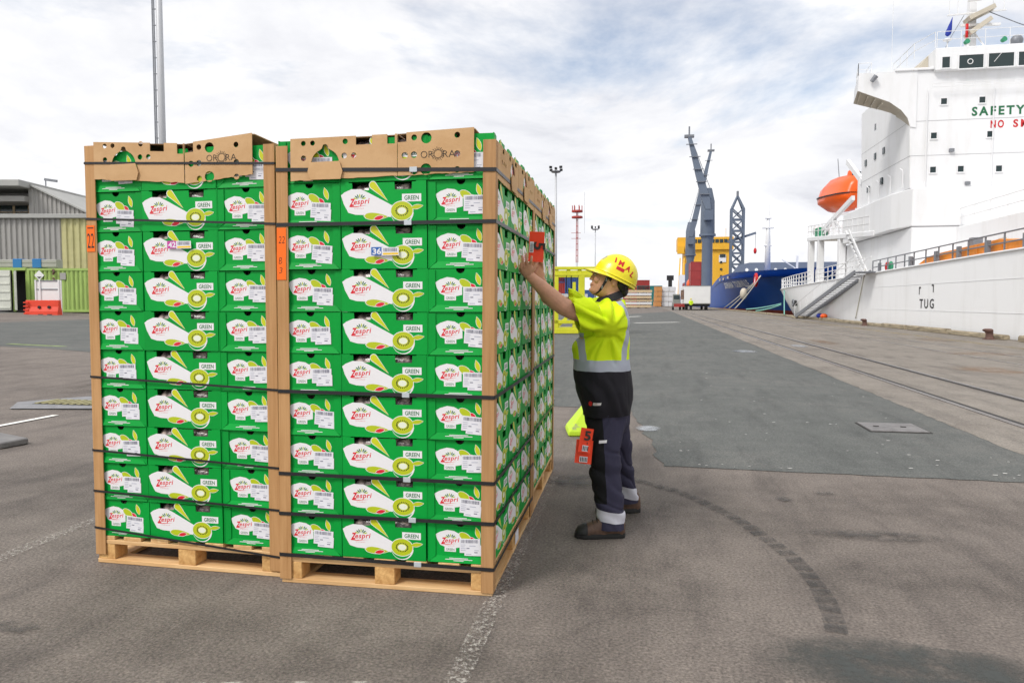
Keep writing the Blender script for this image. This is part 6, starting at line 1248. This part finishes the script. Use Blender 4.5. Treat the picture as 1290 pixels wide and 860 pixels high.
for t in range(6): MB().bar((1.3 * cos(t), 1.3 * sin(t), 25.8), (1.3 * cos(t), 1.3 * sin(t), 27.4), .22).build('antenna_panel', 'tower_red', tw)
for z_ in (18.5, 20): MB().bar((-1.6, 0, z_), (1.0, 0, z_), .1).build('side_arm', 'tower_red', tw)
MB().bar((2.0, 0, 20), (2.0, 0, 31), .08).build('whip_aerial', 'pole_grey', tw)
mp_ = thing('mast_pole', 'tall grey steel pole with ladder rising behind the left stack', 'pole', wl2(-21.3, 45, .6), YAW); MB().tube([(0, 0, 0), (0, 0, 12), (0, 0, 27)], [.24, .20, .17], 14).build('pole', 'pole_grey', mp_, smooth=True)
for dx_ in (-.42, -.32): MB().bar((dx_, 0, 2), (dx_, 0, 27), .06).build('ladder_rail', 'grey_steel', mp_)
for i in range(26): MB().bar((-.42, 0, 2 + i * .96), (-.18, 0, 2 + i * .96), .05).build('ladder_bracket', 'grey_steel', mp_)
# ================================================================ WAREHOUSE AND CONTAINERS ON THE LEFT
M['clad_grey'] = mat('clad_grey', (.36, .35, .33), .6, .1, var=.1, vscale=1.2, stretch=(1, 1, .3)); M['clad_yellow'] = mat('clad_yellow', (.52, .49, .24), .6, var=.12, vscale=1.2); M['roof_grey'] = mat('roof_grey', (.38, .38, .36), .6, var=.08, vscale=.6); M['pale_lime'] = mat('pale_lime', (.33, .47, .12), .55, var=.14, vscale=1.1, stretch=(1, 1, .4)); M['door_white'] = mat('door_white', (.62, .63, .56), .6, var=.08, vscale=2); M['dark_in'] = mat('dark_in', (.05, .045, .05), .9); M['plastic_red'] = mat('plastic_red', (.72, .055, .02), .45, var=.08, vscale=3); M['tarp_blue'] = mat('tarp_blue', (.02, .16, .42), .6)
def corr(x0, x1, z0, z1, y_, pitch, depth, m_, name, parent, ztop=None):
    """corrugated sheet: every rib is real relief; ztop(x) gives a raking top edge"""
    b = MB(); n = int((x1 - x0) / pitch); pts = []
    for i in range(n): a = x0 + (x1 - x0) * i / n; w_ = (x1 - x0) / n; pts += [(a, y_), (a + w_ * .35, y_), (a + w_ * .5, y_ - depth), (a + w_ * .85, y_ - depth)]
    pts.append((x1, y_)); f = ztop or (lambda x_: z1)
    b.add([(p_[0], p_[1], z0) for p_ in pts] + [(p_[0], p_[1], f(p_[0])) for p_ in pts], [(i, i + 1, len(pts) + i + 1, len(pts) + i) for i in range(len(pts) - 1)]); return b.build(name, m_, parent, recalc=False)
wa = thing('warehouse', 'grey corrugated warehouse with raised roof lantern at the far left', 'warehouse', wl2(-39, 56, .65), YAW)
corr(-8, 4.6, 0, 7.0, 0, .42, .1, 'clad_grey', 'grey_cladding', wa); corr(4.6, 9.5, 0, 7.0, -.01, .48, .1, 'clad_yellow', 'yellow_cladding', wa)
MB().box(-8, .02, 0, 9.5, 20, 7.0).build('wall_core', 'clad_grey', wa); MB().box(-8.2, -.35, 6.98, 9.6, .1, 7.3).build('gutter', 'roof_grey', wa, bevel=.03)
corr(1.7, 6.55, 7.25, 9.6, .9, .33, .08, 'clad_grey', 'gable_cladding', wa, ztop=lambda x_: max(7.26, 9.7 - (x_ - 1.9) * .51 if x_ > 1.9 else 9.7))
ga = MB(); ga.prism([(-8, 7.2), (6.6, 7.2), (1.9, 9.68), (-8, 9.68)], 'y', 3.2, 20); ga.build('lantern_wall', 'clad_grey', wa)
sd = MB(); sd.add([(1.72, .9, 9.6), (1.72, .9, 7.25), (2.9, 3.2, 7.25), (1.72, 3.2, 9.6)], [(0, 1, 2, 3)]); MB().box(1.6, .9, 7.25, 1.72, 3.2, 9.6).build('recess_cheek', 'clad_grey', wa)
rk = MB(); rk.loft([[(1.7, y_, 9.78), (1.7, y_, 9.66), (6.9, y_, 7.14), (6.9, y_, 7.28)] for y_ in (.6, 20)]); rk.build('roof', 'roof_grey', wa); MB().box(-8.3, -.6, 9.35, 1.9, 20, 9.85).build('roof_canopy', 'roof_grey', wa, bevel=.04); MB().box(-8.3, .4, 8.35, 1.6, 3.1, 8.75).build('lintel', 'clad_grey', wa)
for i in range(6):
    x0 = .22 - i * 1.22
    f = MB(); f.box(x0, 3.0, 7.3, x0 + .07, 3.12, 8.4); f.box(x0 + 1.13, 3.0, 7.3, x0 + 1.2, 3.12, 8.4); f.box(x0 + .07, 3.0, 7.3, x0 + 1.13, 3.12, 7.37); f.box(x0 + .07, 3.0, 7.8, x0 + 1.13, 3.12, 7.86); fo = f.build('window', 'lumber', wa)
    for z0, z1 in ((7.37, 7.8), (7.86, 8.4)): MB().box(x0 + .07, 3.05, z0, x0 + 1.13, 3.08, z1).build('pane', 'pane', fo)
an_ = thing('roof_aerial', 'thin television aerial on the slope of the warehouse roof', 'aerial', wl2(-38.0 + .0, 60, 9.0), YAW); MB().bar((0, 0, 0), (0, 0, 2.3), .07).build('mast', 'grey_steel', an_); MB().bar((-.1, 0, 2.25), (.95, 0, 2.1), .09, .2).build('boom', 'grey_steel', an_); MB().bar((0, 0, 1.6), (-1.5, 0, .6), .03).build('stay', 'grey_steel', an_)
cg = container(*wl2(-29.2, 44)[:2], .69, 6.2, 2.4, 2.62, 'pale_lime', 'lime green shipping container with corrugated side in front of the warehouse', YAW, grp='green containers')
MB().box(2.0, -.02, 1.95, 2.35, .02, 2.35).build('data_plate', 'clad_grey', cg); q = MB(); q.prism([(.75 + .3 * c_, 2.2 + .3 * s_) for c_, s_ in ((1, 0), (0, 1), (-1, 0), (0, -1))], 'y', -.01, .02); q.build('hazard_diamond', 'van_white', cg); q = MB(); q.prism([(.75 + .15 * c_, 2.12 + .12 * s_) for c_, s_ in ((1, 0), (0, -1), (-1, 0))], 'y', -.018, -.012); q.build('hazard_mark', 'black', cg)
for z_ in (2.55, 2.05): MB().tube([(1.62, -.06, z_), (1.72, -.1, z_ - .15), (1.62, -.06, z_ - .3)], .06, 6).build('rusty_lock', 'bollard', cg)
co = thing('open_container', 'lime container standing open with its white door swung out', 'container', wl2(-32.2, 44, .69), YAW, 'green containers')
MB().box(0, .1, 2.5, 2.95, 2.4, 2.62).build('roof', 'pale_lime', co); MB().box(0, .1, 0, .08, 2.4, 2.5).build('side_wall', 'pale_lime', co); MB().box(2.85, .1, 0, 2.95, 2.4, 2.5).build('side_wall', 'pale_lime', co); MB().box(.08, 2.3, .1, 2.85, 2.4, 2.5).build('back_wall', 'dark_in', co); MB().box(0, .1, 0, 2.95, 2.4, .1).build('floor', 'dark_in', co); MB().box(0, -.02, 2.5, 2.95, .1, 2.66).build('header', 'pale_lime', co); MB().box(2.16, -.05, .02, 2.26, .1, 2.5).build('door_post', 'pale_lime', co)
dr_ = MB().box(1.35, -.25, .12, 2.14, -.18, 2.5).build('door', 'door_white', co)
for i in range(5): MB().box(1.37, -.285, .22 + i * .48, 2.12, -.25, .30 + i * .48).build('door_rib', 'door_white', dr_)
d2 = MB().box(0, 0, .12, .75, .06, 2.45).build('door', 'door_white', co, loc=(2.3, -.1, 0), rot=-.9)
for i in range(3): MB().box(.12 + i * .22, -.03, .15, .2 + i * .22, .0, 2.4).build('door_rib', 'door_white', d2)
bs_ = thing('board_stack', 'grey timber boards with blue straps lying on top of the green containers', 'timber', wl2(-33.5, 45.2, 3.35), YAW)
for i in range(3): MB().box(0, .2 * i, .06 + .0 * i, 5.4, .2 * i + .18, .56).build('board', 'clad_grey', bs_, bevel=.01)
for i in range(2): MB().box(0, -.03, .1 + .24 * i, 5.38, .0, .3 + .24 * i).build('board', 'clad_grey', bs_, bevel=.01)
for x_ in (2.7, 3.9): MB().box(x_, -.07, .04, x_ + .55, .62, .6).build('tarp', 'tarp_blue', bs_, bevel=.02)
rb = thing('water_barrier', 'red plastic road barrier standing before the green container', 'barrier', wl2(-26.6, 40, .53), YAW)
q = MB(); q.loft([[(x0, -.22, 0), (x0, .22, 0), (x0, .2, .25), (x0, .12, .5), (x0, .1, .86), (x0, -.1, .86), (x0, -.12, .5), (x0, -.2, .25)] for x0 in (0, .25, .9, 1.6, 1.82)]); q.build('body', 'plastic_red', rb, bevel=.02)
for i in range(4): MB().box(-.05, -.15, .1 + i * .2, .22, -.02 - .2, .17 + i * .2).build('end_lug', 'plastic_red', rb)
for x_ in (.78, 1.32): MB().tube([(x_, -.2, .48), (x_, -.1, .48)], .08, 10).build('fork_hole', 'black', rb)
for x_ in (.75, 1.25): MB().box(x_, -.235, .0, x_ + .25, -.1, .1).build('foot_slot', 'black', rb)
pn = thing('panel_screen', 'white panelled screen standing behind the red barrier', 'screen', wl2(-26.5, 40.6, .55), YAW); MB().box(0, 0, 0, 1.45, .06, 1.95).build('sheet', 'van_white', pn)
for x_ in (.0, .24, 1.28): MB().box(x_, -.05, 0, x_ + .08, .0, 1.97).build('upright', 'white_paint', pn)
for z_ in (1.42, 1.89): MB().box(.08, -.03, z_, 1.28, .0, z_ + .05).build('rail', 'grey_steel', pn)
# low hills beyond the harbour
M['hill'] = mat('hill', (.16, .20, .20), .95, var=.2, vscale=.004)
hl = MB(); xs3 = list(range(-2600, 3000, 140)); prof = [14 + 46 * sm(-1000, 900, x_) * (.5 + .5 * noise.noise(Vector((x_ * .0016, 3.3, 0)))) + 14 * noise.noise(Vector((x_ * .006, 1.3, 0))) for x_ in xs3]
hl.loft([[(x_, 3600, -3) for x_ in xs3], [(x_, 3900, max(2, h_ * .7)) for x_, h_ in zip(xs3, prof)], [(x_, 4300, max(3, h_)) for x_, h_ in zip(xs3, prof)], [(x_, 5200, -3) for x_ in xs3]], 0, False, False); struct(hl.build('hills', 'hill', smooth=True))
